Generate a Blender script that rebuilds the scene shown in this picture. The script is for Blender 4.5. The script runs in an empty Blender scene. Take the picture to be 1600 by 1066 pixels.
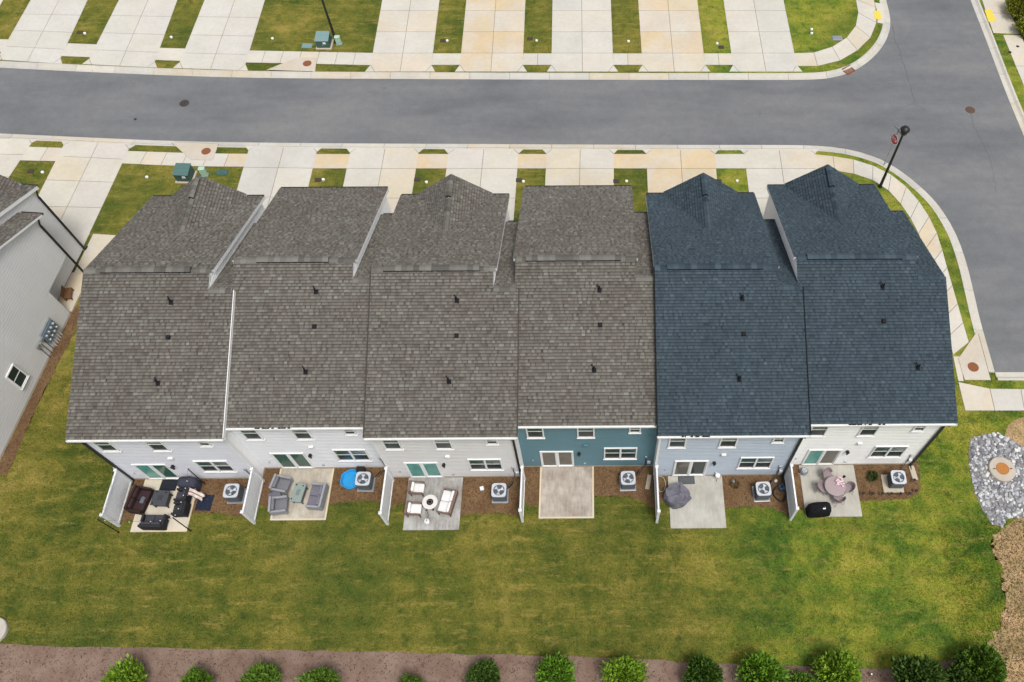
import bpy, bmesh, math, random
import numpy as np
from mathutils import Vector, Matrix, noise
random.seed(7); NR = np.random.default_rng(7)
R = math.radians
SC = bpy.context.scene
COL = SC.collection

# ------------------------------------------------------------------ camera
CAMH, TH, FPX, CX, CY = 42.898, R(60.06), 1268.3, 935.3, 561.6
cd = bpy.data.cameras.new('camera'); cam = bpy.data.objects.new('camera', cd); COL.objects.link(cam)
cd.sensor_fit = 'HORIZONTAL'; cd.sensor_width = 36; cd.lens = FPX / 1600 * 36
cd.shift_x = (800 - CX) / 1600; cd.shift_y = (CY - 533) / 1600
cd.clip_start = 0.5; cd.clip_end = 3000
cam.location = (0, 0, CAMH); cam.rotation_euler = (math.pi / 2 - TH, 0, 0)
SC.camera = cam
# ------------------------------------------------------------------ sky, sun, exposure
SUNDIR = Vector((0.24, -0.34, 0.92)).normalized()          # towards the sun
el = math.asin(SUNDIR.z); az = math.atan2(SUNDIR.x, SUNDIR.y)
wd = bpy.data.worlds.new('World'); SC.world = wd; wd.use_nodes = True
nt = wd.node_tree; bg = nt.nodes['Background']
sky = nt.nodes.new('ShaderNodeTexSky'); sky.sky_type = 'NISHITA'; sky.sun_disc = False
sky.sun_elevation = el; sky.sun_rotation = az; sky.air_density = 1.0; sky.dust_density = 4.0; sky.ozone_density = 1.0
hs = nt.nodes.new('ShaderNodeHueSaturation'); hs.inputs['Saturation'].default_value = 0.30
nt.links.new(sky.outputs[0], hs.inputs['Color']); nt.links.new(hs.outputs[0], bg.inputs[0]); bg.inputs[1].default_value = 0.115
sd = bpy.data.lights.new('sun', 'SUN'); sd.energy = 1.5; sd.angle = R(18); sd.color = (1, 0.965, 0.91)
sun = bpy.data.objects.new('sun', sd); COL.objects.link(sun); sun.location = (0, 0, 60)
sun.rotation_euler = SUNDIR.to_track_quat('Z', 'Y').to_euler()
SC.view_settings.view_transform = 'Standard'; SC.view_settings.look = 'None'
SC.view_settings.gamma = 1; SC.view_settings.use_curve_mapping = False; SC.view_settings.exposure = 0.56
SC.render.resolution_x = 1024; SC.render.resolution_y = 682

# ------------------------------------------------------------------ helpers
def G(px, py, z=0.0):
    """point at height z seen at photo pixel (px, py)"""
    ax = Vector((0, math.cos(TH), -math.sin(TH))); dn = Vector((0, -math.sin(TH), -math.cos(TH)))
    r = ax + Vector((1, 0, 0)) * ((px - CX) / FPX) + dn * ((py - CY) / FPX)
    t = (z - CAMH) / r.z
    return Vector((0, 0, CAMH)) + r * t
def G2(px, py, z=0.0):
    p = G(px, py, z); return (p.x, p.y)
def tag(o, label=None, cat=None, group=None, kind=None):
    if label: o['label'] = label
    if cat: o['category'] = cat
    if group: o['group'] = group
    if kind: o['kind'] = kind
    return o
def empty(name, loc=(0, 0, 0), rz=0.0, **k):
    o = bpy.data.objects.new(name, None); COL.objects.link(o); o.empty_display_size = 0.2
    o.location = loc; o.rotation_euler = (0, 0, rz); return tag(o, **k)
class MB:
    def __init__(s): s.v = []; s.f = []; s.m = []; s.uv = None
    def add(s, vs, fs, m=0):
        b = len(s.v); s.v += [tuple(x) for x in vs]; s.f += [tuple(b + i for i in q) for q in fs]; s.m += [m] * len(fs); return s
    def box(s, x0, x1, y0, y1, z0, z1, m=0, M=None):
        vs = [Vector((x, y, z)) for z in (z0, z1) for y in (y0, y1) for x in (x0, x1)]
        if M is not None: vs = [M @ p for p in vs]
        return s.add(vs, [(0, 2, 3, 1), (4, 5, 7, 6), (0, 1, 5, 4), (2, 6, 7, 3), (0, 4, 6, 2), (1, 3, 7, 5)], m)
    def rbox(s, x0, x1, y0, y1, z0, z1, r=0.03, m=0, M=None):
        """box with chamfered edges"""
        bm = bmesh.new(); bmesh.ops.create_cube(bm, size=1)
        for p in bm.verts: p.co = Vector(((x0 + x1) / 2 + p.co.x * (x1 - x0), (y0 + y1) / 2 + p.co.y * (y1 - y0), (z0 + z1) / 2 + p.co.z * (z1 - z0)))
        bmesh.ops.bevel(bm, geom=list(bm.edges), offset=min(r, .45 * min(x1 - x0, y1 - y0, z1 - z0)), segments=2, affect='EDGES', profile=0.5)
        bm.verts.index_update()
        vs = [p.co.copy() for p in bm.verts]
        if M is not None: vs = [M @ p for p in vs]
        s.add(vs, [[p.index for p in f.verts] for f in bm.faces], m); bm.free(); return s
    def prism(s, poly, z0, z1, m=0):
        n = len(poly)
        if area2(poly) < 0: poly = poly[::-1]
        vs = [(x, y, z0) for x, y in poly] + [(x, y, z1) for x, y in poly]
        return s.add(vs, [tuple(range(n - 1, -1, -1)), tuple(range(n, 2 * n))] + [(i, (i + 1) % n, n + (i + 1) % n, n + i) for i in range(n)], m)
    def tube(s, path, r, n=8, m=0, r2=None):
        path = [Vector(p) for p in path]; k = len(path); vs = []
        for i, p in enumerate(path):
            t = (path[min(i + 1, k - 1)] - path[max(i - 1, 0)]).normalized()
            a = t.orthogonal().normalized() if abs(t.z) > .9 or i == 0 else a0
            a = (a - t * a.dot(t)).normalized(); a0 = a; b = t.cross(a)
            rr = r if r2 is None else r + (r2 - r) * i / max(1, k - 1)
            for j in range(n):
                q = 2 * math.pi * j / n; vs.append(p + (a * math.cos(q) + b * math.sin(q)) * rr)
        fs = [(i * n + j, i * n + (j + 1) % n, (i + 1) * n + (j + 1) % n, (i + 1) * n + j) for i in range(k - 1) for j in range(n)]
        fs += [tuple(range(n - 1, -1, -1)), tuple((k - 1) * n + j for j in range(n))]
        return s.add(vs, fs, m)
    def lathe(s, prof, n=20, m=0, c=(0, 0, 0), closed=True):
        vs = [(c[0] + r * math.cos(2 * math.pi * j / n), c[1] + r * math.sin(2 * math.pi * j / n), c[2] + z) for r, z in prof for j in range(n)]
        k = len(prof)
        fs = [(i * n + j, i * n + (j + 1) % n, (i + 1) * n + (j + 1) % n, (i + 1) * n + j) for i in range(k - 1) for j in range(n)]
        if closed: fs += [tuple(range(n - 1, -1, -1)), tuple((k - 1) * n + j for j in range(n))]
        return s.add(vs, fs, m)
    def build(s, name, mats, parent=None, smooth=False, color=None, loc=None, rz=None):
        me = bpy.data.meshes.new(name); me.from_pydata(s.v, [], s.f)
        if not isinstance(mats, (list, tuple)): mats = [mats]
        for q in mats: me.materials.append(q)
        if len(mats) > 1: me.polygons.foreach_set('material_index', s.m)
        if smooth:
            me.polygons.foreach_set('use_smooth', [True] * len(me.polygons))
            if hasattr(me, 'set_sharp_from_angle'): me.set_sharp_from_angle(angle=R(40))
        me.update()
        o = bpy.data.objects.new(name, me); COL.objects.link(o)
        if parent is not None: o.parent = parent
        if color: o.color = (*color, 1)
        if loc: o.location = loc
        if rz is not None: o.rotation_euler = (0, 0, rz)
        return o
def area2(p): return sum(p[i][0] * p[(i + 1) % len(p)][1] - p[(i + 1) % len(p)][0] * p[i][1] for i in range(len(p)))
def inset(poly, d):
    if area2(poly) < 0: poly = poly[::-1]
    n = len(poly); L = []
    for i in range(n):
        a = Vector(poly[i]); b = Vector(poly[(i + 1) % n]); t = (b - a).normalized(); nn = Vector((-t.y, t.x)); L.append((a + nn * d, t))
    out = []
    for i in range(n):
        (a, t), (b, s_) = L[i - 1], L[i]; den = t.x * s_.y - t.y * s_.x
        if abs(den) < 1e-6: out.append(tuple(b)); continue
        k = ((b.x - a.x) * s_.y - (b.y - a.y) * s_.x) / den; out.append(tuple(a + t * k))
    return out
def clip(poly, axis, val, keep_greater):
    out = []; n = len(poly)
    for i in range(n):
        a, b = poly[i], poly[(i + 1) % n]; ia = (a[axis] >= val) == keep_greater or a[axis] == val; ib = (b[axis] >= val) == keep_greater or b[axis] == val
        if ia: out.append(a)
        if ia != ib:
            t = (val - a[axis]) / (b[axis] - a[axis]); q = [a[0] + (b[0] - a[0]) * t, a[1] + (b[1] - a[1]) * t]; q[axis] = val; out.append(tuple(q))
    return out
def clip_convex(sub, win):
    if area2(win) < 0: win = win[::-1]
    out = sub
    for i in range(len(win)):
        a, b = win[i], win[(i + 1) % len(win)]; inp = out; out = []
        side = lambda p: (b[0] - a[0]) * (p[1] - a[1]) - (b[1] - a[1]) * (p[0] - a[0])
        for j in range(len(inp)):
            p, q = inp[j], inp[(j + 1) % len(inp)]; sp, sq = side(p), side(q)
            if sp >= 0: out.append(p)
            if (sp >= 0) != (sq >= 0):
                t = sp / (sp - sq); out.append((p[0] + (q[0] - p[0]) * t, p[1] + (q[1] - p[1]) * t))
        if len(out) < 3: return []
    return out
def lerp2(a, b, t): return (a[0] + (b[0] - a[0]) * t, a[1] + (b[1] - a[1]) * t)
def resample(pl, n):
    pl = [Vector(p) for p in pl]; d = [0]
    for i in range(1, len(pl)): d.append(d[-1] + (pl[i] - pl[i - 1]).length)
    out = []; j = 0
    for i in range(n + 1):
        s = d[-1] * i / n
        while j < len(pl) - 2 and d[j + 1] < s: j += 1
        t = (s - d[j]) / (d[j + 1] - d[j]); out.append(tuple(pl[j].lerp(pl[j + 1], t)))
    return out
def pl_len(pl): return sum((Vector(pl[i + 1]) - Vector(pl[i])).length for i in range(len(pl) - 1))
def smooth_pl(pl, it=2):
    for _ in range(it):
        q = [pl[0]]
        for i in range(len(pl) - 1): q += [lerp2(pl[i], pl[i + 1], .25), lerp2(pl[i], pl[i + 1], .75)]
        pl = q + [pl[-1]]
    return pl
def offset_pl(pl, d):      # to the left of travel
    out = []
    for i in range(len(pl)):
        t = (Vector(pl[min(i + 1, len(pl) - 1)]) - Vector(pl[max(i - 1, 0)])).normalized(); out.append((pl[i][0] - t.y * d, pl[i][1] + t.x * d))
    return out
EXCL = []                  # ground areas without grass

# ------------------------------------------------------------------ materials
MATS = {}
class Mat:
    def __init__(s, name, rough=0.8, spec=0.3, metal=0.0):
        m = bpy.data.materials.new(name); m.use_nodes = True; s.m = m; s.t = m.node_tree; s.b = s.t.nodes['Principled BSDF']
        s.b.inputs['Roughness'].default_value = rough; s.b.inputs['Specular IOR Level'].default_value = spec; s.b.inputs['Metallic'].default_value = metal
        MATS[name] = m; s._pos = None
    def n(s, typ, **k):
        q = s.t.nodes.new('ShaderNode' + typ)
        for a, b in k.items(): setattr(q, a, b)
        return q
    def l(s, a, b): s.t.links.new(a, b)
    def pos(s):
        if s._pos is None: s._pos = s.n('NewGeometry').outputs['Position']
        return s._pos
    def noise(s, scale, detail=3, rough=.55, stretch=None, vec=None, off=None):
        q = s.n('TexNoise'); q.inputs['Scale'].default_value = scale; q.inputs['Detail'].default_value = detail; q.inputs['Roughness'].default_value = rough
        v = vec or s.pos()
        if stretch or off:
            mp = s.n('Mapping'); s.l(v, mp.inputs[0])
            if stretch: mp.inputs['Scale'].default_value = stretch
            if off: mp.inputs['Location'].default_value = off
            v = mp.outputs[0]
        s.l(v, q.inputs['Vector']); return q.outputs['Fac']
    def ramp(s, fac, stops, interp='LINEAR'):
        q = s.n('ValToRGB'); q.color_ramp.interpolation = interp; e = q.color_ramp.elements
        while len(e) < len(stops): e.new(0.5)
        for x, (p, c) in zip(e, stops):
            x.position = p; x.color = (*c, 1) if not isinstance(c, (int, float)) else (c, c, c, 1)
        s.l(fac, q.inputs[0]); return q.outputs[0]
    def mix(s, a, b, fac, mode='MIX'):
        q = s.n('Mix', data_type='RGBA', blend_type=mode)
        for v, i in ((fac, 0), (a, 6), (b, 7)):
            if hasattr(v, 'links') or hasattr(v, 'is_linked'): s.l(v, q.inputs[i])
            elif isinstance(v, (int, float)): q.inputs[i].default_value = v
            else: q.inputs[i].default_value = (*v, 1)
        return q.outputs[2]
    def math(s, op, a, b=0.0):
        q = s.n('Math', operation=op)
        for v, i in ((a, 0), (b, 1)):
            if hasattr(v, 'is_linked'): s.l(v, q.inputs[i])
            else: q.inputs[i].default_value = v
        return q.outputs[0]
    def attr(s, name): return s.n('Attribute', attribute_name=name).outputs['Fac']
    def objcol(s): return s.n('ObjectInfo').outputs['Color']
    def rnd(s): return s.n('ObjectInfo').outputs['Random']
    def col(s, c):
        if hasattr(c, 'is_linked'): s.l(c, s.b.inputs['Base Color'])
        else: s.b.inputs['Base Color'].default_value = (*c, 1)
        return s
    def bump(s, h, strength=.3, dist=.02):
        q = s.n('Bump'); q.inputs['Strength'].default_value = strength; q.inputs['Distance'].default_value = dist; s.l(h, q.inputs['Height']); s.l(q.outputs[0], s.b.inputs['Normal']); return s
def simple(name, c, rough=.7, spec=.3, metal=0., var=.12, scale=6.):
    m = Mat(name, rough, spec, metal); f = m.noise(scale, 4)
    m.col(m.mix(tuple(x * (1 - var) for x in c), tuple(min(1, x * (1 + var)) for x in c), f)); return m.m
def lawn_mat(name, blades):
    m = Mat(name, .85, .12)
    big = m.noise(.11, 3, .55, off=(3, 11, 0)); mid = m.math('ADD', m.math('MULTIPLY', m.noise(.26, 4, .62), .62), m.math('MULTIPLY', m.noise(1.1, 5, .7), .38)); sm = m.noise(2.6, 4, .62); fine = m.noise(17, 3, .65)
    sx = m.n('SeparateXYZ'); m.l(m.pos(), sx.inputs[0])
    mr = m.n('MapRange', interpolation_type='SMOOTHSTEP'); m.l(sx.outputs[0], mr.inputs[0])
    mr.inputs[1].default_value = 3; mr.inputs[2].default_value = 11
    reg = mr.outputs[0]
    warp = m.noise(.35, 2)
    stripe = m.n('TexWave', wave_type='BANDS', bands_direction='Y'); stripe.inputs['Scale'].default_value = .27; stripe.inputs['Distortion'].default_value = 2.2; stripe.inputs['Detail'].default_value = 2; stripe.inputs['Detail Scale'].default_value = .6
    m.l(m.pos(), stripe.inputs['Vector'])
    a = m.ramp(mid, [(.36, (.046, .072, .012)), (.46, (.086, .102, .017)), (.55, (.138, .134, .025)), (.66, (.215, .180, .045))])
    b = m.ramp(mid, [(.36, (.038, .092, .012)), (.45, (.092, .148, .017)), (.54, (.180, .205, .024)), (.66, (.270, .250, .048))])
    c = m.mix(a, b, reg)
    c = m.mix(c, (.27, .21, .06), m.math('MULTIPLY', m.ramp(m.noise(1.5, 6, .8, stretch=(.35, 1.5, 1)), [(.52, 0.), (.66, 1.)]), .68)); c = m.mix(c, m.mix((.50, .56, .48), (1.50, 1.42, 1.36), m.noise(4.5, 6, .85)), .95, 'MULTIPLY')
    c = m.mix(c, (.030, .062, .010), m.math('MULTIPLY', m.ramp(m.noise(1.3, 4, .6, off=(7, 2, 0)), [(.54, 0.), (.69, 1.)]), .58))
    c = m.mix(c, (.042, .074, .013), m.math('MULTIPLY', m.ramp(big, [(.50, 0.), (.66, 1.)]), .55))
    c = m.mix(c, m.mix((.35, .37, .35), (1.65, 1.6, 1.5), fine), .9, 'MULTIPLY')
    c = m.mix(c, m.mix((.93, .94, .93), (1.07, 1.06, 1.04), stripe.outputs[0]), 1., 'MULTIPLY')
    hsv = m.n('HueSaturation'); hsv.inputs['Saturation'].default_value = .98; hsv.inputs['Value'].default_value = 1.06; m.l(c, hsv.inputs['Color']); c = hsv.outputs[0]
    if blades:
        t = m.attr('tone'); c = m.mix(c, m.ramp(t, [(0., (.42, .48, .4)), (.6, (1.05, 1.05, 1.)), (1., (1.95, 1.75, 1.6))]), 1., 'MULTIPLY')
    m.col(c)
    if not blades: m.bump(m.noise(30, 3, .7), .55, .04)
    return m.m
M_LAWN = lawn_mat('lawn_soil_and_turf', False); M_BLADE = lawn_mat('grass_blades', True)
def asphalt():
    m = Mat('asphalt', .88, .25)
    n1 = m.noise(.22, 4, .6, stretch=(.35, 1, 1)); n2 = m.noise(1.6, 5, .65); f = m.noise(34, 3, .75); n3 = m.noise(.6, 3, .6, stretch=(.12, 1.6, 1))
    c = m.ramp(n1, [(.34, (.110, .114, .121)), (.52, (.142, .146, .152)), (.68, (.168, .170, .170))])
    c = m.mix(c, m.mix((.80, .80, .82), (1.2, 1.2, 1.18), n2), .8, 'MULTIPLY')
    c = m.mix(c, m.mix((.86, .87, .9), (1.14, 1.13, 1.1), n3), .8, 'MULTIPLY')
    c = m.mix(c, m.mix((.45, .45, .46), (1.55, 1.55, 1.54), f), .72, 'MULTIPLY'); c = m.mix(c, m.mix((.72, .72, .73), (1.28, 1.28, 1.27), m.noise(9, 4, .85)), .9, 'MULTIPLY'); c = m.mix(c, (.06, .06, .063), m.math('MULTIPLY', m.ramp(m.noise(1.1, 4, .7, off=(4, 9, 0)), [(.66, 0.), (.76, 1.)]), .45)); c = m.mix(c, (.21, .205, .195), m.math('MULTIPLY', m.ramp(m.noise(.8, 5, .75, stretch=(.4, 1, 1), off=(14, 3, 0)), [(.60, 0.), (.74, 1.)]), .4))
    m.col(c).bump(f, .35, .012); return m.m
M_ASPH = asphalt()
def concrete(name, tint_by_object=True, base=(.47, .445, .405), dirty=.25):
    m = Mat(name, .85, .25)
    n1 = m.noise(.5, 4, .6); n2 = m.noise(3.2, 5, .65); f = m.noise(45, 3, .7)
    c = m.objcol() if tint_by_object else m.mix(base, base, 0.)
    c = m.mix(c, (.50, .485, .45), m.math('MULTIPLY', m.ramp(m.noise(.42, 4, .6, off=(5, 1, 0)), [(.44, 0.), (.62, 1.)]), .55)); c = m.mix(c, (.40, .36, .30), m.math('MULTIPLY', m.ramp(m.noise(1.9, 5, .75, off=(2, 8, 0)), [(.58, 0.), (.74, 1.)]), .40))
    c = m.mix(c, m.mix((.80, .78, .75), (1.14, 1.14, 1.15), n1), .8, 'MULTIPLY')
    c = m.mix(c, m.mix((.78, .76, .72), (1.17, 1.18, 1.19), n2), dirty * 2.2, 'MULTIPLY')
    c = m.mix(c, m.mix((.86, .86, .86), (1.13, 1.13, 1.13), f), .8, 'MULTIPLY')
    rr = m.n('MapRange'); m.l(m.rnd(), rr.inputs[0]); rr.inputs[3].default_value = .95; rr.inputs[4].default_value = 1.05
    c = m.mix(c, rr.outputs[0], 1., 'MULTIPLY') if False else c
    m.col(c).bump(f, .15, .006); return m.m
M_CONC = concrete('concrete')
def patio_mat():
    m = Mat('patio_concrete', .85, .25)
    n1 = m.noise(.9, 5, .65); n2 = m.noise(5, 5, .65, stretch=(1.6, .35, 1)); f = m.noise(50, 3, .7)
    c = m.objcol(); st = m.attr('stain')
    dark = m.mix(c, (.50, .46, .43), 1., 'MULTIPLY')
    c = m.mix(c, dark, m.math('MULTIPLY', m.ramp(m.math('ADD', m.math('MULTIPLY', n1, .6), m.math('MULTIPLY', n2, .4)), [(.38, 0.), (.62, 1.)]), st))
    c = m.mix(c, m.mix((.86, .86, .86), (1.13, 1.13, 1.13), f), .9, 'MULTIPLY')
    m.col(c).bump(f, .15, .006); return m.m
M_PATIO = patio_mat()
M_JOINT = simple('joint_sand', (.17, .14, .11), .95, .1)
def shingle(name, stops, blotch, dark):
    m = Mat(name, .93, .12)
    t = m.attr('tone'); uv = m.n('UVMap').outputs[0]; sp = m.n('SeparateXYZ'); m.l(uv, sp.inputs[0])
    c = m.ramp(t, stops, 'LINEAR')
    c = m.mix(c, m.mix(blotch[0], blotch[1], m.noise(.9, 3, .6)), .9, 'MULTIPLY')
    c = m.mix(c, m.mix((.84, .82, .80), (1.18, 1.19, 1.20), m.noise(.28, 3)), 1., 'MULTIPLY'); c = m.mix(c, m.mix((.88, .88, .88), (1.12, 1.12, 1.12), m.noise(.9, 4, .6, stretch=(2.2, .35, .35))), 1., 'MULTIPLY')
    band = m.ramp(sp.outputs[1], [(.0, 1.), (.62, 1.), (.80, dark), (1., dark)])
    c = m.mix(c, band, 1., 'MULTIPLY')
    c = m.mix(c, m.mix((.72, .72, .72), (1.28, 1.28, 1.28), m.noise(60, 2, .7)), .8, 'MULTIPLY')
    m.col(c).bump(m.noise(90, 2, .7), .3, .006); return m.m
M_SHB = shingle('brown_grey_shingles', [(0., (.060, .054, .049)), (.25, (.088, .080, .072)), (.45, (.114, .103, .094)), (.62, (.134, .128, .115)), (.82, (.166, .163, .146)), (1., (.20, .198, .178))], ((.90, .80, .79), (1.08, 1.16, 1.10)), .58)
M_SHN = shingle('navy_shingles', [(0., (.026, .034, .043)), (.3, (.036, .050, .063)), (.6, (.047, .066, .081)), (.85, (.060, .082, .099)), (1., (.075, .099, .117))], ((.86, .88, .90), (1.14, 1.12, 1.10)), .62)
def capmat(name, c0, c1):
    m = Mat(name, .93, .12); t = m.attr('tone')
    c = m.mix(c0, c1, t); c = m.mix(c, m.mix((.7, .7, .7), (1.3, 1.3, 1.3), m.noise(40, 3, .7)), .8, 'MULTIPLY'); m.col(c); return m.m
M_CAPB = capmat('brown_ridge_caps', (.080, .076, .068), (.160, .156, .138)); M_CAPN = capmat('navy_ridge_caps', (.028, .042, .056), (.056, .080, .098))
def siding():
    m = Mat('lap_siding', .6, .3); c = m.objcol()
    c = m.mix(c, m.mix((.90, .90, .90), (1.08, 1.08, 1.08), m.noise(.9, 4, .6, stretch=(1, 1, .5))), 1., 'MULTIPLY')
    c = m.mix(c, m.mix((.92, .92, .92), (1.06, 1.06, 1.06), m.noise(9, 3, .6, stretch=(.15, .15, 4))), 1., 'MULTIPLY'); m.col(c); return m.m
M_SIDE = siding()
def painted(name, rough=.45, spec=.4, var=.06):
    m = Mat(name, rough, spec); c = m.objcol(); c = m.mix(c, m.mix((1 - var,) * 3, (1 + var,) * 3, m.noise(7, 4)), 1., 'MULTIPLY'); m.col(c); return m.m
M_PAINT = painted('painted_object_colour'); M_CLOTH = painted('woven_fabric', .9, .15, .18)
M_WHITE = simple('white_trim', (.72, .72, .71), .5, .35, var=.05)
M_VINYL = simple('white_vinyl', (.70, .71, .72), .4, .4, var=.04, scale=3)
M_FOUND = simple('foundation_concrete', (.42, .37, .29), .9, .2)
M_FELT = simple('roofing_felt', (.035, .034, .033), .95, .1)
M_VENT = simple('black_rubber', (.020, .020, .022), .95, .03)
M_BLACK = simple('black_metal', (.012, .012, .013), .45, .4)
M_DARK = simple('dark_interior', (.012, .013, .013), .9, .1)
M_STEEL = simple('galvanized_steel', (.33, .35, .38), .42, .5, .6)
M_ACTOP = simple('grey_enamel', (.50, .52, .56), .4, .4, .1, var=.06)
M_ACSIDE = simple('slate_enamel', (.075, .085, .095), .5, .4)
M_FAN = simple('fan_blade', (.58, .61, .66), .4, .4, .1)
M_RUST = simple('rusty_iron', (.20, .075, .035), .9, .2, var=.3, scale=14)
M_IRON = simple('cast_iron', (.06, .05, .045), .8, .3, .3, var=.3)
M_GREEN = simple('utility_green', (.045, .10, .085), .5, .35)
M_GTOP = simple('faded_utility_green', (.16, .25, .25), .5, .35)
M_MINT = simple('mint_plastic', (.34, .50, .40), .5, .3)
M_YEL = simple('yellow_tactile', (.66, .50, .07), .8, .2, var=.15)
M_WOOD = simple('brown_wood', (.15, .07, .03), .7, .3, var=.3)
M_SAND = simple('sandstone_box', (.43, .36, .29), .9, .2)
def glass(name, c, rough=.06, spec=.4):
    m = Mat(name, rough, spec); n = m.noise(1.7, 2); m.col(m.mix(tuple(x * .6 for x in c), tuple(x * 1.4 for x in c), n)); return m.m
M_GLS = glass('lawn_reflection_glass', (.040, .105, .080)); M_SCR = glass('dark_screened_glass', (.020, .032, .032), .25, .4); M_TEAL = glass('curtained_glass', (.10, .29, .25)); M_GREY = glass('grey_door_glass', (.13, .12, .10))  # window panes: green reflection of the lawn painted into the base colour
def mulch(name, a, b, c3):
    m = Mat(name, .95, .08); f = m.noise(26, 4, .75); n = m.noise(1.4, 4, .6); k = m.ramp(m.noise(.8, 3), [(.4, 0.), (.65, 1.)])
    c = m.mix(a, b, n); c = m.mix(c, c3, m.math('MULTIPLY', k, .6)); c = m.mix(c, m.mix((.35, .35, .35), (1.7, 1.65, 1.6), f), .85, 'MULTIPLY'); m.col(c).bump(f, .8, .03); return m.m
M_MULCH = mulch('brown_pine_mulch', (.095, .052, .026), (.165, .096, .048), (.215, .14, .072)); M_BED = mulch('greyish_mulch', (.125, .082, .064), (.22, .155, .125), (.25, .19, .155))
M_DIRT = mulch('sandy_soil', (.33, .20, .10), (.52, .38, .23), (.15, .13, .05))
def chips():
    m = Mat('mulch_chips', .95, .08); t = m.attr('tone'); m.col(m.ramp(t, [(0., (.05, .028, .015)), (.5, (.12, .072, .040)), (1., (.22, .15, .09))])); return m.m
M_CHIP = chips()
def stone():
    m = Mat('grey_granite', .85, .3); r = m.rnd(); t = m.attr('tone'); c = m.ramp(m.math('FRACT', m.math('ADD', r, t)), [(0., (.13, .135, .15)), (.35, (.27, .275, .295)), (.7, (.44, .445, .46)), (1., (.68, .67, .65))])
    tx = m.n('TexCoord').outputs['Object']; c = m.mix(c, m.mix((.5, .5, .52), (1.4, 1.4, 1.38), m.noise(7, 5, .7, vec=tx)), .8, 'MULTIPLY'); m.col(c).bump(m.noise(14, 4, vec=tx), .5, .02); return m.m
M_STONE = stone()
def leaf():
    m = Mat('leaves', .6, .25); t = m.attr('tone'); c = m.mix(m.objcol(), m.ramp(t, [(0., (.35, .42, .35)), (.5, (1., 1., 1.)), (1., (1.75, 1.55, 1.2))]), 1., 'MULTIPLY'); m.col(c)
    m.b.inputs['Subsurface Weight'].default_value = 0; return m.m
M_LEAF = leaf()
M_BARK = simple('bark', (.09, .065, .045), .9, .1)
M_REDSIGN = simple('red_sign_face', (.42, .02, .03), .45, .4, var=.04); M_SIGNW = simple('white_sign_legend', (.75, .75, .75), .45, .4, var=.03)
M_BLUEP = simple('blue_plastic', (.02, .26, .55), .35, .45)

# ------------------------------------------------------------------ ground, roads, pavements
def sheet(name, poly, z, mat, parent=None, **k):
    """flat polygon (may be concave)"""
    bm = bmesh.new(); vs = [bm.verts.new((x, y, z)) for x, y in poly]; f = bm.faces.new(vs)
    bmesh.ops.triangulate(bm, faces=[f])
    me = bpy.data.meshes.new(name); bm.normal_update()
    for q in bm.faces:
        if q.normal.z < 0: q.normal_flip()
    bm.to_mesh(me); bm.free(); me.materials.append(mat); o = bpy.data.objects.new(name, me); COL.objects.link(o)
    if parent is not None: o.parent = parent
    return tag(o, **k)
ZR = -0.10                 # asphalt level; lawns and pavements are at about 0
S = 1500
sheet('ground', [(-S, -S), (S, -S), (S, S), (-S, S)], -0.17, M_LAWN, label='grassy ground reaching out beyond the houses and streets', cat='ground', kind='structure')
north_px = [(-420, 84), (-200, 93.5), (0, 104), (130, 110.5), (300, 117.5), (430, 120.5), (600, 121.5), (800, 122.5), (1000, 123), (1180, 123.2), (1260, 123), (1290, 121.5), (1317, 116), (1341, 106), (1362, 91), (1379, 72), (1388.6, 53), (1392, 36), (1390, 19), (1385, 0), (1376, -40), (1366, -90), (1357, -140)]
north = [G2(*p) for p in north_px]
east_px = [(1471, -140), (1486, -90), (1503, -40), (1518, 0), (1536, 45), (1557.5, 102), (1574.5, 147), (1600, 208), (1660, 350), (1740, 540)]
east = [G2(*p) for p in east_px]
south_px = [(-420, 188), (-200, 198), (0, 207.5), (150, 214.5), (270, 219.5), (400, 221.8), (530, 223), (800, 224.3), (1070, 225.5), (1200, 225.4), (1262, 225.8), (1313, 229.5), (1354, 239), (1384, 251), (1414, 270), (1445, 296), (1465, 317), (1481, 340), (1498, 372), (1512, 414), (1522, 456), (1532, 500), (1543.5, 540), (1555, 581), (1640, 581), (1740, 581)]
south = [G2(*p) for p in south_px]
far_w = -75
rn = [(far_w, north[0][1] + .8)] + north; rs_ = [(far_w, south[0][1] + .9)] + south
ne = (east[-1][0] + 30, east[-1][1] - 1)
road = sheet('road', rn + east + [ne, (ne[0], south[-1][1])] + rs_[::-1], ZR, M_ASPH, label='grey asphalt street with a rounded junction', cat='road', kind='structure')
KN = offset_pl(smooth_pl(north, 1), .57); KE = offset_pl(smooth_pl(east, 1), .57); _k = offset_pl(smooth_pl(south[:-2], 1), -.57); _y = south[-1][1] - .57; KS = [p for p in _k if p[1] > _y + .02] + [(_k[-1][0] - .05, _y), (south[-1][0], _y)]
LN = sheet('lawn', [(far_w, 120)] + [(far_w, KN[0][1] + .8)] + KN + [(KN[-1][0], 120)], 0, M_LAWN, label='lawn across the street around the far driveways', cat='lawn', kind='structure')
LE = sheet('lawn', [(KE[0][0], 120)] + KE + [ne, (ne[0] + 30, ne[1]), (ne[0] + 30, 120)], 0, M_LAWN, label='lawn strip beyond the side street', cat='lawn', kind='structure')
LS = sheet('lawn', [(far_w, KS[0][1] + .9)] + KS + [(90, KS[-1][1]), (90, -40), (far_w, -40)], 0, M_LAWN, label='mown lawn around the row of townhouses', cat='lawn', kind='structure')
EXCL.append(rn + east + [ne, (ne[0], south[-1][1])] + rs_[::-1])
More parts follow.
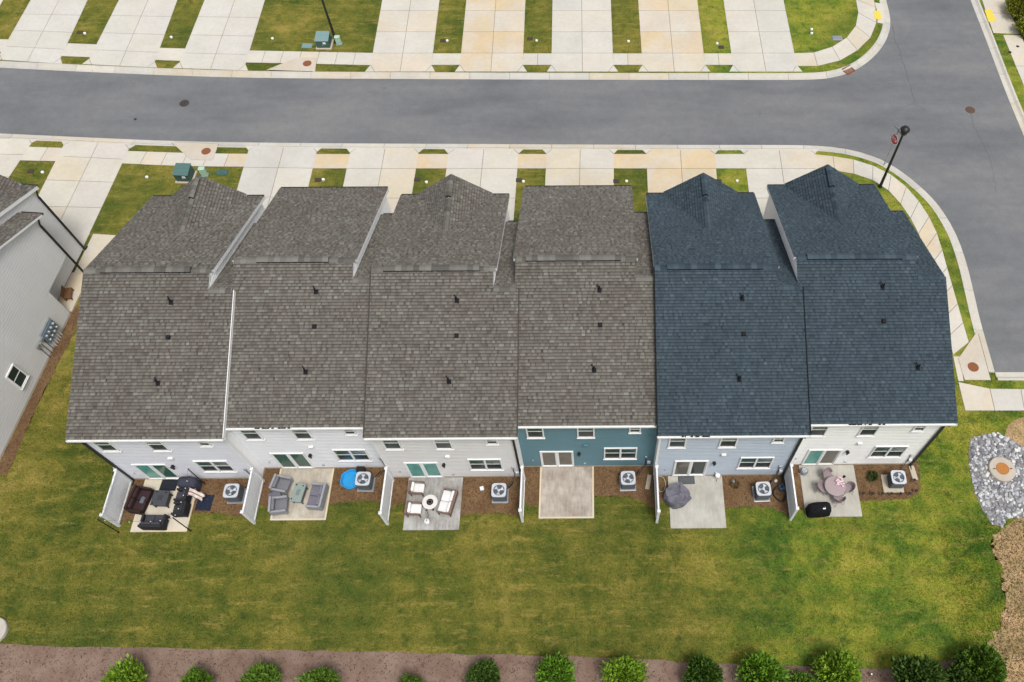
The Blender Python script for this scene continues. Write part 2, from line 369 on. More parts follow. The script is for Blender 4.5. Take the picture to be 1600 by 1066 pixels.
# kerbs: pieces of poured gutter and rolled kerb
TAN, PALE, GREYC, WARM, OCH = (.52, .435, .31), (.515, .49, .435), (.475, .462, .425), (.525, .47, .38), (.535, .43, .285)
def kerb(name, pl, side, label):
    root = empty(name, (pl[0][0], pl[0][1], 0), label=label, cat='kerb', kind='structure'); off = Vector((pl[0][0], pl[0][1], 0))
    L = pl_len(pl); n = max(1, round(L / 3.05)); fine = resample(pl, n * 6)
    prof = [(-.02, -.095), (.30, -.088), (.39, -.035), (.46, .018), (.60, .020), (.60, -.16), (-.02, -.16)]
    offs = [offset_pl(fine, side * p[0]) for p in prof]
    for i in range(n):
        b = MB(); vs = []; k = len(prof)
        for j in range(7):
            q = i * 6 + j; t0 = Vector(fine[min(q + 1, len(fine) - 1)]) - Vector(fine[max(q - 1, 0)]); t0.normalize()
            sh = .011 if j == 0 else (-.011 if j == 6 else 0)
            for a in range(k): vs.append((offs[a][q][0] + t0.x * sh - off.x, offs[a][q][1] + t0.y * sh - off.y, prof[a][1]))
        fs = [((j * k + a), (j * k + (a + 1) % k), ((j + 1) * k + (a + 1) % k), ((j + 1) * k + a)) for j in range(6) for a in range(k)]
        if side > 0: fs = [f[::-1] for f in fs]
        fs += [tuple(range(k)), tuple(6 * k + a for a in range(k - 1, -1, -1))]
        b.add(vs, fs); g = random.uniform(.92, 1.05); c = random.choice([PALE, WARM, PALE, GREYC])
        b.build('kerb_stone', M_CONC, root, color=tuple(x * g * .93 for x in c))
    o = offset_pl(fine, side * .62); EXCL.append(fine + o[::-1]); return root
kerb('kerb', smooth_pl(north, 1), 1, 'pale concrete kerb and gutter along the far side of the street and round its corner')
kerb('kerb', smooth_pl(south[:-2], 1) , -1, 'pale concrete kerb and gutter along the townhouse side of the street')
kerb('kerb', [(south[-3][0] + .02, south[-3][1])] + south[-2:], -1, 'short straight concrete kerb closing the side street beside the inlet slab')
kerb('kerb', smooth_pl(east, 1), 1, 'pale concrete kerb and gutter along the outer edge of the side street')
ZS = 0.024
def slab(name, poly, root, color, z1=ZS, z0=-.06, gap=.017, mat=None):
    o0 = root.location
    p = inset(poly, gap) if gap else poly
    b = MB(); b.prism([(x - o0.x, y - o0.y) for x, y in p], z0, z1)
    EXCL.append(poly)
    return b.build(name, mat or M_CONC, root, color=color)
def jit(c, a=.025):
    g = random.uniform(1 - a, 1 + a); return (c[0] * g, c[1] * g * random.uniform(.99, 1.01), c[2] * g * random.uniform(.97, 1.03))
def joint_bed(name, poly, label, cat):
    c = Vector((sum(p[0] for p in poly) / len(poly), sum(p[1] for p in poly) / len(poly), 0))
    b = MB(); b.prism([(x - c.x, y - c.y) for x, y in inset(poly, .03)], -.07, .008)
    o = b.build(name, M_JOINT, None, loc=c); bpy.context.view_layer.update(); return tag(o, label, cat, kind='structure')
def driveway(L0, L1, R0, R1, fr, label, cols, north_side, flare=.42, apron=.30):
    """L0,R0 corners at the kerb; L1,R1 far end; fr row fractions"""
    root = joint_bed('driveway', [L0, R0, R1, L1], label, 'driveway')
    for i in range(len(fr) - 1):
        for j in range(2):
            q = [lerp2(lerp2(L0, L1, a), lerp2(R0, R1, a), s) for a, s in ((fr[i], j / 2), (fr[i], (j + 1) / 2), (fr[i + 1], (j + 1) / 2), (fr[i + 1], j / 2))]
            c = cols[(i * 2 + j) % len(cols)]
            if i == 0:     # apron corner cut off by the flare
                e0, e1 = (L0, L1) if j == 0 else (R0, R1); o0 = R0 if j == 0 else L0
                k = flare / (Vector(R0) - Vector(L0)).length; cut = lerp2(e0, o0, k); out = lerp2(e0, o0, -k * .85)
                bk = lerp2(e0, e1, apron)
                if j == 0: q = [cut, q[1], q[2], q[3], bk]
                else: q = [q[0], cut, bk, q[2], q[3]]
                slab('flare_slab', [out, cut, bk], root, jit(GREYC if random.random() < .4 else PALE))
            slab('concrete_slab', q, root, jit(c))
    return root
def dirv(p, ang, d): return (p[0] + math.sin(ang) * d, p[1] + math.cos(ang) * d)
# townhouse side
T_S = 42.08
sx = [(-25.05, -20.15), (-17.75, -12.87), (-10.72, -5.72), (-3.71, 1.08), (3.42, 8.29), (10.41, 15.45)]
scol = [[GREYC, GREYC, GREYC, PALE], [PALE, WARM, PALE, WARM], [PALE, PALE, PALE, PALE], [WARM, PALE, WARM, WARM], [OCH, OCH, OCH, TAN], [PALE, WARM, PALE, PALE]]
who = ['pale grey end townhouse', 'white townhouse', 'warm grey townhouse', 'teal townhouse', 'light blue townhouse', 'white end townhouse by the corner']
be = -.0085
for i, (a, b) in enumerate(sx):
    y0 = 42.10 + (.30 if i == 0 else .08 if i == 1 else 0); yk = 40.22 + (.12 if i == 0 else 0)
    y1 = 33.0; d = y0 - y1; sh = .035 * (y0 - y1) / 10
    driveway((a - .02, y0), (a - sh, y1), (b + .02, y0 - (.12 if i == 0 else 0)), (b - sh, y1), [0, (y0 - yk) / d, (y0 - yk + 2.72) / d, (y0 - yk + 5.44) / d, 1], 'concrete driveway of the ' + who[i], scol[i], False, apron=.24 * 1.88 / (y0 - yk) * (y0 - yk) / d * 1.05)
def quad_px(*p): return [G2(*q) for q in p]
# neighbour's driveways on the left, turned with the bend of the street
def drive_px(l0, l1, r0, r1, fr, label, cols, north_side, ap):
    return driveway(G2(*l0), G2(*l1), G2(*r0), G2(*r1), fr, label, cols, north_side, apron=ap)
drive_px((102.5, 220.5), (20, 385), (205, 226.5), (131, 385), [0, .155, .39, .64, 1], 'concrete driveway of the neighbouring grey house', [PALE, PALE, WARM, PALE], False, .045)
drive_px((-75, 215.5), (-160, 360), (39.5 + 14, 218), (-40, 360), [0, .18, .43, .7, 1], 'concrete driveway at the street bend beside the neighbouring house', [PALE, PALE], False, .045)
# far side
nx = [(583, 677.5), (721, 818.6), (862.4, 958.6), (1003, 1100.5), (1143, 1242)]
ncol = [[WARM, WARM, PALE, PALE], [TAN, WARM, OCH, OCH], [PALE, PALE, GREYC, PALE], [WARM, WARM, OCH, TAN], [PALE, GREYC, PALE, GREYC]]
ndesc = ['beside the wide lawn with the lamp post', 'stained orange, second from the lamp post', 'grey white, in the middle of the far row', 'stained orange, beside the corner driveway', 'grey, next to the rounded street corner']
for i, (a, b) in enumerate(nx):
    xa, xb = G2(a, 83.4)[0], G2(b, 83.4)[0]; y0 = 50.12; sh = .012 * 12
    driveway((xa, y0), (xa - .1 - sh, 64), (xb, y0), (xb - .1 - sh, 64), [0, 2.1 / 13.88, 4.6 / 13.88, 7.18 / 13.88, 9.7 / 13.88, 1], 'concrete driveway across the street, ' + ndesc[i], ncol[i], True, apron=.055)
nl = [((-143, 84), (-92, -12), (-44, 90), (12, -12), 'at the bend before the dry lawn patch'), ((-5, 93.5), (55, -12), (91, 100), (143, -12), 'at the bend after the first lawn strip'), ((135, 101), (192, -12), (239, 106), (282, -12), 'between the two narrow lawn strips'), ((277, 107), (324.5, -12), (381, 110.6), (418, -12), 'bordering the wide lawn with the utility box')]
for l0, l1, r0, r1, ds in nl:
    drive_px(l0, l1, r0, r1, [0, .19, .42, .66, .9, 1], 'grey concrete driveway across the street, ' + ds, [(.505, .49, .45)], True, .075)
# pavements between the driveways
def pavement(name, inner, outer, n, label, cols, skip=()):
    a, b = resample(inner, n), resample(outer, n)
    root = empty(name, (a[0][0], a[0][1], 0), label=label, cat='pavement', kind='structure'); bpy.context.view_layer.update()
    for i in range(n):
        if i in skip: continue
        q = [a[i], a[i + 1], b[i + 1], b[i]]
        slab('paving_slab', q, root, jit(cols[i % len(cols)]), z1=.019)
        bb = MB(); bb.prism([(x - a[0][0], y - a[0][1]) for x, y in q], -.07, .006); bb.build('joint_bed', M_JOINT, root)
    return root
def pv(xa, xb, y0, y1, n, label, cols): return pavement('pavement', [(xa, y0), (xb, y0)], [(xa, y1), (xb, y1)], n, label, cols)
for i, (a, b, c) in enumerate([(-20.13, -17.77, OCH), (-12.85, -10.74, OCH), (-5.70, -3.73, OCH), (1.10, 3.40, OCH), (8.31, 10.39, PALE)]):
    pv(a - .05, b + .05, 40.23, 41.62, 1, 'pavement slab between the driveways of the %s and the %s' % (who[i], who[i + 1]), [c])
pavement('pavement', quad_px((186, 255.5), (262, 259.2), (324, 260.5), (383, 261)), quad_px((198, 236), (270, 238.5), (330, 240), (390, 240.5)), 6, 'pavement between the grey neighbour and the pale grey end townhouse', [PALE, WARM, PALE, PALE, PALE, OCH])
pavement('pavement', quad_px((30, 251), (95, 252.5)), quad_px((44, 229.5), (106, 231.5)), 2, 'pavement slabs beside the neighbouring grey house', [PALE, WARM])
se_o = [(1270, 241), (1323, 246.5), (1364, 258), (1394, 273), (1418, 293), (1438, 317), (1451, 337), (1463, 360), (1472.5, 391), (1482, 426), (1493.6, 465), (1503, 498.5), (1514, 535)]
se_i = [(1274, 264.5), (1320, 268), (1357, 278), (1384, 293.6), (1404, 314), (1424, 343), (1436, 367), (1447, 394), (1456, 425), (1464, 455), (1474, 495), (1481, 520), (1489, 555)]
pavement('pavement', smooth_pl([G2(*p) for p in se_i], 1), smooth_pl([G2(*p) for p in se_o], 1), 14, 'curved pavement round the corner townhouse', [TAN, TAN, PALE, PALE, WARM, PALE, PALE])
pavement('pavement', quad_px((1489, 557), (1497, 596)), quad_px((1500, 557), (1506, 596)), 1, 'short pavement slab beside the inlet slab', [WARM])
pavement('pavement', quad_px((1508, 642), (1556, 642), (1600, 642), (1740, 642)), quad_px((1497, 597), (1549, 608), (1600, 608), (1740, 608)), 5, 'straight pavement below the end of the side street', [WARM, GREYC, PALE, PALE])
# far side pavements
fx = [G2(p, 83.4)[0] for q in nx for p in q]
for i, (a, b) in enumerate([(fx[1], fx[2]), (fx[3], fx[4]), (fx[5], fx[6]), (fx[7], fx[8])]):
    pv(a - .05, b + .05, 52.2, 50.88, 1 if i == 0 else 2, 'pavement between far driveways, %s' % ['beside the lawn strip with the brown meter lid', 'partly patched dark grey', 'before the dry patch of lawn', 'next to the corner driveway'][i], [PALE, WARM] if i != 1 else [PALE, GREYC])
pavement('pavement', quad_px((387, 79), (460, 80.5), (584, 83)), quad_px((380, 98), (460, 99.5), (580, 102.3)), 7, 'pavement along the wide lawn with the lamp post', [PALE, PALE, PALE, WARM])
pavement('pavement', quad_px((249, 75), (293, 76.2)), quad_px((240, 94), (288, 95.8)), 1, 'pavement slab at the dark green lawn strip', [PALE]); pavement('pavement', quad_px((106, 67.8), (156, 69.8)), quad_px((94, 88), (148, 90)), 1, 'pavement slab at the dry lawn strip', [PALE]); pavement('pavement', quad_px((-30, 60.5), (16, 62)), quad_px((-42, 79), (6, 82)), 1, 'pavement slab at the street bend across the road', [PALE])
ne_o = [(1238, 103.5), (1286.6, 104), (1313, 95.6), (1338.6, 81), (1358, 63), (1366, 49), (1369.4, 38), (1371, 24), (1367, 8), (1360, -30), (1352, -80)]
ne_i = [(1238, 83.4), (1275, 83.3), (1302.5, 73), (1324, 59.5), (1336.5, 42.5), (1340, 32), (1341, 20), (1340, 10), (1337, 0), (1329, -40), (1320, -80)]
pavement('pavement', smooth_pl([G2(*p) for p in ne_i], 1), smooth_pl([G2(*p) for p in ne_o], 1), 10, 'curved pavement round the lawn on the far street corner', [WARM, PALE, PALE])
def ramp_(poly, label):
    r = empty('ramp', (*G2(*poly[0]), 0), label=label, cat='ramp', kind='structure'); bpy.context.view_layer.update()
    slab('paving_slab', [G2(*p) for p in poly], r, PALE, z1=.020); return r
r1 = ramp_([(1370.5, 36), (1381, 37.5), (1383, 22), (1378, 6), (1366, 4), (1371.5, 22)], 'kerb ramp with yellow tactile pad at the far street corner')
def tactile(poly, label):
    c = G(sum(p[0] for p in poly) / 4, sum(p[1] for p in poly) / 4); b = MB(); q = [(G2(*p)[0] - c.x, G2(*p)[1] - c.y) for p in poly]; b.prism(q, .012, .034)
    for i in range(7):
        for j in range(9):
            p = lerp2(lerp2(q[0], q[1], (i + .5) / 7), lerp2(q[3], q[2], (i + .5) / 7), (j + .5) / 9); b.lathe([(.03, .034), (.02, .040)], 6, c=(p[0], p[1], 0))
    return tag(b.build('tactile_pad', M_YEL, loc=c), label, 'tactile pad')
tactile([(1365.5, 17.5), (1375, 17.5), (1377.5, 30.5), (1366.5, 30.5)], 'yellow tactile pad on the ramp of the rounded lawn corner')
pavement('pavement', quad_px((1531, -10), (1534, 2), (1552, 52)), quad_px((1565, -10), (1569, 0), (1594, 54)), 2, 'wide pavement with yellow pad beyond the side street', [WARM, WARM])
pavement('pavement', quad_px((1567, 55), (1601, 138), (1680, 330)), quad_px((1594.5, 55), (1634, 138), (1720, 330)), 5, 'pavement with two dark lids beyond the side street', [WARM, PALE])
tactile([(1538, 16), (1549, 16), (1556, 33), (1544, 34.5)], 'yellow tactile pad beyond the side street by the bush')
# cracks and patches in the asphalt
def crack(pts, w, label_parent=road):
    p = [G2(*q, ZR) for q in pts]; p = [(x + random.uniform(-.07, .07), y + random.uniform(-.05, .05)) for x, y in resample(p, int(pl_len(p) / .3) + 2)]; w *= .8; b = MB(); l = offset_pl(p, w); r = offset_pl(p, -w)
    for i in range(len(p) - 1): b.add([(*l[i], ZR + .004), (*r[i], ZR + .004), (*r[i + 1], ZR + .004), (*l[i + 1], ZR + .004)], [(0, 1, 2, 3)])
    b.build('crack', MATS['crack_sealant'], road)
simple('crack_sealant', (.100, .101, .106), .9, .2)
crack([(1394, 40), (1398, 62), (1405, 78), (1413, 105), (1421, 130), (1429, 160)], .035); crack([(1429, 160), (1412, 168), (1398, 172)], .02); crack([(1516, 176), (1521, 195), (1534, 222), (1546, 244)], .025); crack([(1546, 244), (1552, 268), (1556, 300)], .018); crack([(1429, 160), (1440, 168), (1446, 174)], .02)

# ------------------------------------------------------------------ street ironwork and utilities
def manhole(name, px, r, z, label, mat, rim=True):
    c = G(*px, z); b = MB(); b.lathe([(r, -.02), (r, .012), (r - .03, .016)], 28)
    o = b.build(name, mat, loc=(c.x, c.y, z)); tag(o, label, 'manhole cover')
    l = MB(); l.lathe([(r - .045, .0), (r - .045, .020), (r - .06, .023)], 28)
    for a in range(-3, 4):
        w = math.sqrt(max(0, (r - .09) ** 2 - (a * r / 4) ** 2)); l.box(-w, w, a * r / 4 - .02, a * r / 4 + .02, .02, .028)
    l.build('lid', mat, o); return o
manhole('manhole_cover', (288, 161.5), .36, ZR, 'dark iron manhole cover in the straight street', M_IRON)
manhole('manhole_cover', (1516, 172), .36, ZR, 'brownish manhole cover at the street junction', simple('browned_iron', (.10, .062, .045), .85, .2, var=.3, scale=12))
o = MB().lathe([(.10, -.01), (.10, .012), (.07, .02)], 14).build('valve_cover', M_BLACK, loc=G(211.5, 186.5, ZR)); tag(o, 'small black round valve cover in the straight street', 'valve cover')
for p, l in (((1578, 82), 'dark round lid in the pavement near the verge, lower of two'), ((1590, 73), 'dark round lid in the pavement, upper of two')):
    tag(MB().lathe([(.12, .0), (.12, .030), (.09, .034)], 14).build('pavement_lid', M_BLACK, loc=G(*p)), l, 'lid')
def inlet(poly, lid, label, kerb_edge):
    P = [G2(*p) for p in poly]; r = empty('storm_inlet', (P[0][0], P[0][1], 0), label=label, cat='storm inlet'); bpy.context.view_layer.update()
    slab('inlet_slab', P, r, (.47, .415, .34), z1=.052, gap=0)
    a, b = P[kerb_edge], P[(kerb_edge + 1) % len(P)]; t = (Vector(b) - Vector(a)); n = Vector((-t.y, t.x)).normalized(); cc = Vector((sum(p[0] for p in P) / len(P), sum(p[1] for p in P) / len(P)))
    if n.dot(cc - Vector(a)) > 0: n = -n
    bb = MB(); q = [Vector(lerp2(a, b, .05)), Vector(lerp2(a, b, .95))]; q = [(p.x, p.y) for p in (q[0] - n * .02, q[1] - n * .02, q[1] + n * .035, q[0] + n * .035)]
    bb.prism([(x - P[0][0], y - P[0][1]) for x, y in q], -.05, .030); bb.build('throat_opening', M_DARK, r)
    c = G(*lid, .05); m = MB(); m.lathe([(.33, .04), (.33, .060), (.29, .066), (.27, .062), (.04, .064)], 26, c=(c.x - P[0][0], c.y - P[0][1], 0)); m.build('lid', M_RUST, r)
inlet([(417, 110), (465, 90.5), (495, 91), (492.5, 112.5)], (480, 99.3), 'concrete storm inlet with rusty lid across the street near the lamp post', 3)
inlet([(268, 222.5), (341.5, 225.5), (333, 251), (298, 250)], (322, 236.5), 'concrete storm inlet with rusty lid near the dark green transformer', 0)
inlet([(1526.7, 518), (1497, 561), (1507, 594), (1547.5, 594.5)], (1520.6, 573.6), 'concrete storm inlet slab with rusty lid at the end of the side street', 3)
g = empty('drain_grate', (*G2(1325.5, 108), 0), .62, label='rusty kerb drain grate at the rounded street corner', cat='drain grate')
b = MB(); b.box(-.42, .42, -.40, -.34, -.12, -.06); b.box(-.42, .42, .14, .2, -.12, -.06); b.box(-.42, -.36, -.34, .14, -.12, -.06); b.box(.36, .42, -.34, .14, -.12, -.06); b.box(-.42, .42, .2, .26, -.12, .06); b.build('frame', M_RUST, g)
for i in range(7): MB().box(-.345 + i * .105, -.285 + i * .105, -.34, .14, -.10, -.068).build('bar', M_RUST, g)
def transformer(px, label, rz=0.0, top=M_GTOP):
    c = G(*px); r = empty('transformer_box', (c.x, c.y, 0), rz, label=label, cat='transformer')
    MB().rbox(-.62, .62, -.62, .55, -.02, .10, .02).build('pad', M_SAND, r)
    MB().add([(-.5, -.5, .1), (.5, -.5, .1), (.5, .45, .1), (-.5, .45, .1), (-.5, -.5, .72), (.5, -.5, .72), (.5, .45, .84), (-.5, .45, .84)], [(0, 1, 5, 4), (1, 2, 6, 5), (2, 3, 7, 6), (3, 0, 4, 7)]).build('cabinet', M_GREEN, r)
    MB().add([(-.53, -.54, .72), (.53, -.54, .72), (.53, .05, .80), (-.53, .05, .80), (-.53, -.54, .76), (.53, -.54, .76), (.53, .05, .84), (-.53, .05, .84)], [(3, 2, 1, 0), (4, 5, 6, 7), (0, 1, 5, 4), (1, 2, 6, 5), (2, 3, 7, 6), (3, 0, 4, 7)]).build('door_lid', top, r)
    MB().add([(-.53, .06, .80), (.53, .06, .80), (.53, .48, .855), (-.53, .48, .855), (-.53, .06, .84), (.53, .06, .84), (.53, .48, .89), (-.53, .48, .89)], [(3, 2, 1, 0), (4, 5, 6, 7), (0, 1, 5, 4), (1, 2, 6, 5), (2, 3, 7, 6), (3, 0, 4, 7)]).build('top', top, r)
    MB().box(.05, .28, -.512, -.502, .45, .62).build('warning_label', M_SIGNW, r); MB().box(-.03, .03, -.53, -.502, .3, .42).build('latch', M_STEEL, r); return r
transformer((508, 70), 'green transformer box on a pad beside the far lamp post', 0.0)
transformer((292, 277), 'dark green transformer box on the lawn before the pale grey townhouse', -.04, simple('weathered_dark_green', (.07, .14, .13), .5, .35))
def pedestal(px, label, rz):
    c = G(*px); r = empty('cable_pedestal', (c.x, c.y, 0), rz, label=label, cat='pedestal'); MB().rbox(-.20, .20, -.15, .15, 0, .62, .05).build('housing', M_MINT, r); MB().rbox(-.22, .22, -.17, .17, .62, .72, .05).build('cap', M_MINT, r); MB().rbox(-.24, .24, -.19, .19, -.02, .06, .02).build('base', M_GTOP, r)
pedestal((530, 69), 'mint green cable pedestal leaning by the far lamp post', .1); pedestal((320.5, 274), 'mint green cable pedestal between transformer and flat green lid', .1)
def hand_hole(px, label, mat):
    c = G(*px); o = MB().rbox(-.40, .40, -.26, .26, -.05, .05, .02).build('hand_hole', mat, loc=(c.x, c.y, 0)); tag(o, label, 'utility lid'); MB().rbox(-.36, .36, -.22, .22, .045, .065, .008).build('lid', mat, o)
    for s in (-.25, .25): MB().lathe([(.025, .06), (.025, .07)], 8, c=(s, 0, 0)).build('bolt', M_STEEL, o)
hand_hole((480, 72), 'pale green utility lid flat on the lawn left of the far transformer', M_GTOP); hand_hole((347.5, 270), 'dark green utility lid flat on the lawn of the pale grey townhouse', M_GREEN); hand_hole((1308, 60), 'grey utility lid on the rounded corner lawn', M_STEEL)
LIDS = [((133, 53), 'dry strip between the bend driveways'), ((268, 59), 'dark green strip across the street'), ((426, 61), 'wide lawn with the far lamp post'), ((699, 64.5), 'strip beside a brown meter lid across the street'), ((838.5, 64.5), 'fresh strip in the middle across the street'), ((982, 65.5), 'dry strip across the street'), ((1120.5, 69), 'dry strip before the corner driveway'), ((1268, 47), 'rounded corner lawn, upper of two'), ((1268, 53), 'rounded corner lawn, lower of two'), ((67, 270), 'lawn of the grey neighbour'), ((230, 277.5), 'lawn before the dark green transformer'), ((505.5, 281.5), 'strip between the pale grey and the white townhouse'), ((666.5, 285.5), 'strip between the white and the warm grey townhouse'), ((818, 284.5), 'strip between the warm grey and the teal townhouse'), ((979, 284), 'strip between the teal and the light blue townhouse'), ((1151.5, 283.5), 'strip between the two navy roofs')]
for p, ds in LIDS:
    c = G(*p); o = MB().lathe([(.10, -.01), (.10, .10), (.07, .12)], 14).build('cleanout_cap', M_SIGNW, loc=(c.x, c.y, 0)); tag(o, 'white round cleanout cap on the ' + ds, 'cleanout cap', 'white cleanout caps on the lawns'); MB().box(-.03, .03, -.03, .03, .12, .145).build('nut', M_SIGNW, o)
for p, ds in (((692, 64), 'beside the white cap across the street'), ((125, 51), 'on the dry strip at the bend'), ((828, 61), 'on the fresh strip across the street'), ((811, 282), 'on the strip left of the teal townhouse'), ((963, 283.5), 'on the strip right of the teal townhouse'), ((1122.5, 283.5), 'on the strip between the navy roofs'), ((652, 281), 'on the strip beside the warm grey townhouse'), ((497, 281.5), 'on the strip beside the white townhouse'), ((1127, 74), 'on the dry strip by the corner driveway'), ((48, 268), 'on the lawn of the grey neighbour')):
    c = G(*p); o = MB().rbox(-.22, .22, -.17, .17, -.03, .05, .02).build('water_meter_box', simple('brown_meter_plastic', (.075, .045, .03), .8, .2) if 'brown_meter_plastic' not in MATS else MATS['brown_meter_plastic'], loc=(c.x, c.y, 0)); tag(o, 'small dark water meter lid ' + ds, 'meter lid', 'water meter lids in the lawns'); MB().rbox(-.18, .18, -.13, .13, .045, .06, .006).build('lid', M_IRON, o)
def lamp_post(px, label, h=5.3, lean=0.0):
    c = G(*px); r = empty('street_lamp', (c.x, c.y, 0), label=label, cat='street lamp'); r.rotation_euler = (0, lean, 0)
    MB().lathe([(.15, 0), (.15, .06), (.11, .14), (.10, .55), (.085, .6)], 16).build('base', M_BLACK, r, True)
    MB().lathe([(.10, .55), (.09, 2.2), (.10, 2.22), (.10, 2.3), (.085, 2.32), (.07, h - .5), (.09, h - .46), (.09, h - .40)], 14).build('pole', M_BLACK, r, True)
    MB().lathe([(.10, h - .42), (.20, h - .30), (.27, h - .02), (.27, h + .02)], 14).build('lantern', M_BLACK, r, True)
    MB().lathe([(.17, h - .30), (.235, h - .03)], 12).build('lens', M_GREY, r)
    MB().lathe([(.31, h + .02), (.31, h + .06), (.22, h + .19), (.10, h + .26), (.05, h + .27), (.05, h + .33), (.0, h + .36)], 14).build('cap', M_BLACK, r, True); return r
lamp_post((1375, 292), 'black street lamp at the curved pavement beside the stop sign', 5.3)
lamp_post((525.5, 66), 'black street lamp beside the far green transformer', 5.3)
c = G(1381, 257.5); s = empty('stop_sign', (c.x, c.y, 0), label='red octagonal stop sign with street name blades on a thin post', cat='stop sign'); s.rotation_euler = (0, 0, .38)
MB().box(-.025, .025, -.03, .03, 0, 3.05).build('post', M_STEEL, s)
oct_ = [(math.cos(R(22.5 + 45 * i)), math.sin(R(22.5 + 45 * i))) for i in range(8)]
def plate(rad, x, t, mat, name):
    b = MB(); b.add([(x, q[0] * rad, 2.45 + q[1] * rad) for q in oct_] + [(x - t, q[0] * rad, 2.45 + q[1] * rad) for q in oct_], [tuple(range(7, -1, -1)), tuple(range(8, 16))] + [(i, (i + 1) % 8, 8 + (i + 1) % 8, 8 + i) for i in range(8)]); return b.build(name, mat, s)
pw = plate(.405, -.03, .006, M_SIGNW, 'border_plate'); plate(.37, -.037, .004, M_REDSIGN, 'sign_face')
tc = bpy.data.curves.new('legend', 'FONT'); tc.body = 'STOP'; tc.size = .27; tc.align_x = 'CENTER'; tc.align_y = 'CENTER'; tc.extrude = .002
to = bpy.data.objects.new('legend_text', tc); me = bpy.data.meshes.new_from_object(to); bpy.data.objects.remove(to)
me.materials.clear(); me.materials.append(M_SIGNW); o = bpy.data.objects.new('legend', me); COL.objects.link(o); o.parent = s; o.location = (-.046, 0, 2.45); o.rotation_euler = (math.pi / 2, 0, -math.pi / 2); o.scale = (.95, 1.35, 1)
MB().box(-.46, .46, -.012, .012, 2.96, 3.16).build('street_name_blade', M_STEEL, s); MB().box(-.012, .012, -.46, .46, 3.18, 3.36).build('street_name_blade', M_STEEL, s); MB().box(-.02, .02, -.02, .02, 3.0, 3.4).build('bracket', M_BLACK, s)

# ------------------------------------------------------------------ townhouses
W = 7.32; ALPHA = .0070; X0, Y0 = -26.184, 16.941; STAG = .60; STRIP = 1.15
ZE, OV, VR, ZRD, VF, ZF = 5.92, .22, 7.94, 8.89, 15.62, 5.79
RS = (ZRD - ZE) / (VR + OV); FS = (ZRD - ZF) / (VF - VR)
VSR = 6.91; ZSR = ZE + RS * (VSR + OV); VSF = 13.47; ZSF = ZSR - FS * (VSF - VSR)
def rear_z(v): return ZE + RS * (v + OV)
def front_z(v): return ZRD - FS * (v - VR)
def stripf_z(v): return ZSR - FS * (v - VSR)
def shingles(b, tones, uvs, O, A, U, N, win, course=.170):
    """tabs over convex window win in slope coords (a, b); O origin, A along, U upslope, N normal"""
    a0 = min(p[0] for p in win); a1 = max(p[0] for p in win); b0 = min(p[1] for p in win); b1 = max(p[1] for p in win)
    row = 0; y = b0; tooth = False
    while y < b1:
        x = a0 - random.uniform(0, .3)
        while x < a1:
            tooth = not tooth; w = random.choice((.14, .17, .20, .24)) if tooth else random.choice((.06, .09, .13)); q = clip_convex([(x, y), (x + w, y), (x + w, y + course), (x, y + course)], win); xx = x; x += w
            if len(q) < 3 or abs(area2(q)) < .002: continue
            lift = random.uniform(.020, .026) if tooth else random.uniform(.007, .011); t = min(1, max(0, random.gauss(.58 if tooth else .40, .125)))
            base = len(b.v); n = len(q)
            top = [O + A * p[0] + U * p[1] + N * (.002 + lift * (1 - (p[1] - y) / course)) for p in q]
            b.v += [tuple(p) for p in top]; b.f.append(tuple(range(base, base + n))); b.m.append(0); tones.append(t)
            uvs += [((p[0] - xx) / w, (p[1] - y) / course) for p in q]
            low = [i for i in range(n) if abs(q[i][1] - y) < 1e-5]
            if len(low) == 2:
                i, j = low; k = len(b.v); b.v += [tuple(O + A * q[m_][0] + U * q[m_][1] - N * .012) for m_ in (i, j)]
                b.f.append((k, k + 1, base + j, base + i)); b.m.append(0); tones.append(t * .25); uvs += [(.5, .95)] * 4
        y += course; row += 1
def finish_tones(o, tones, uvs=None):
    at = o.data.attributes.new('tone', 'FLOAT', 'FACE'); at.data.foreach_set('value', tones)
    if uvs is not None:
        uv = o.data.uv_layers.new(name='UVMap'); uv.data.foreach_set('uv', [c for p in uvs for c in p])
def slope_frame(u0, v_lo, z_lo, v_hi, z_hi):
    U = Vector((0, v_hi - v_lo, z_hi - z_lo)); L = U.length; U /= L; A = Vector((1, 0, 0)); N = A.cross(U)
    if N.z < 0: N = -N
    return Vector((0, v_lo, z_lo)), A, U, N, L
def lap(b, poly, fn, course=.19, zbase=None):
    """lap siding on a convex wall polygon [(a,z)]; fn(a,z,off) -> xyz"""
    z = min(p[1] for p in poly) if zbase is None else zbase; z1 = max(p[1] for p in poly)
    while z < z1:
        q = clip(clip(poly, 1, z, True), 1, min(z + course, z1 + 1), False) if z + course > min(p[1] for p in poly) else []
        if len(q) >= 3 and abs(area2(q)) > 1e-4:
            zc = z + course * .64
            for part, o0, o1, za, zb in ((clip(q, 1, zc, False), .032, .032, z, zc), (clip(q, 1, zc, True), .032, .0, zc, z + course)):
                if len(part) >= 3 and abs(area2(part)) > 1e-5: b.add([fn(p[0], p[1], o0 + (o1 - o0) * (p[1] - za) / (zb - za)) for p in part], [tuple(range(len(part)))])
            lo = [p for p in q if abs(p[1] - z) < 1e-6]
            if len(lo) == 2: b.add([fn(lo[0][0], z, .032), fn(lo[1][0], z, .032), fn(lo[1][0], z, -.002), fn(lo[0][0], z, -.002)], [(0, 1, 2, 3)])
        z += course
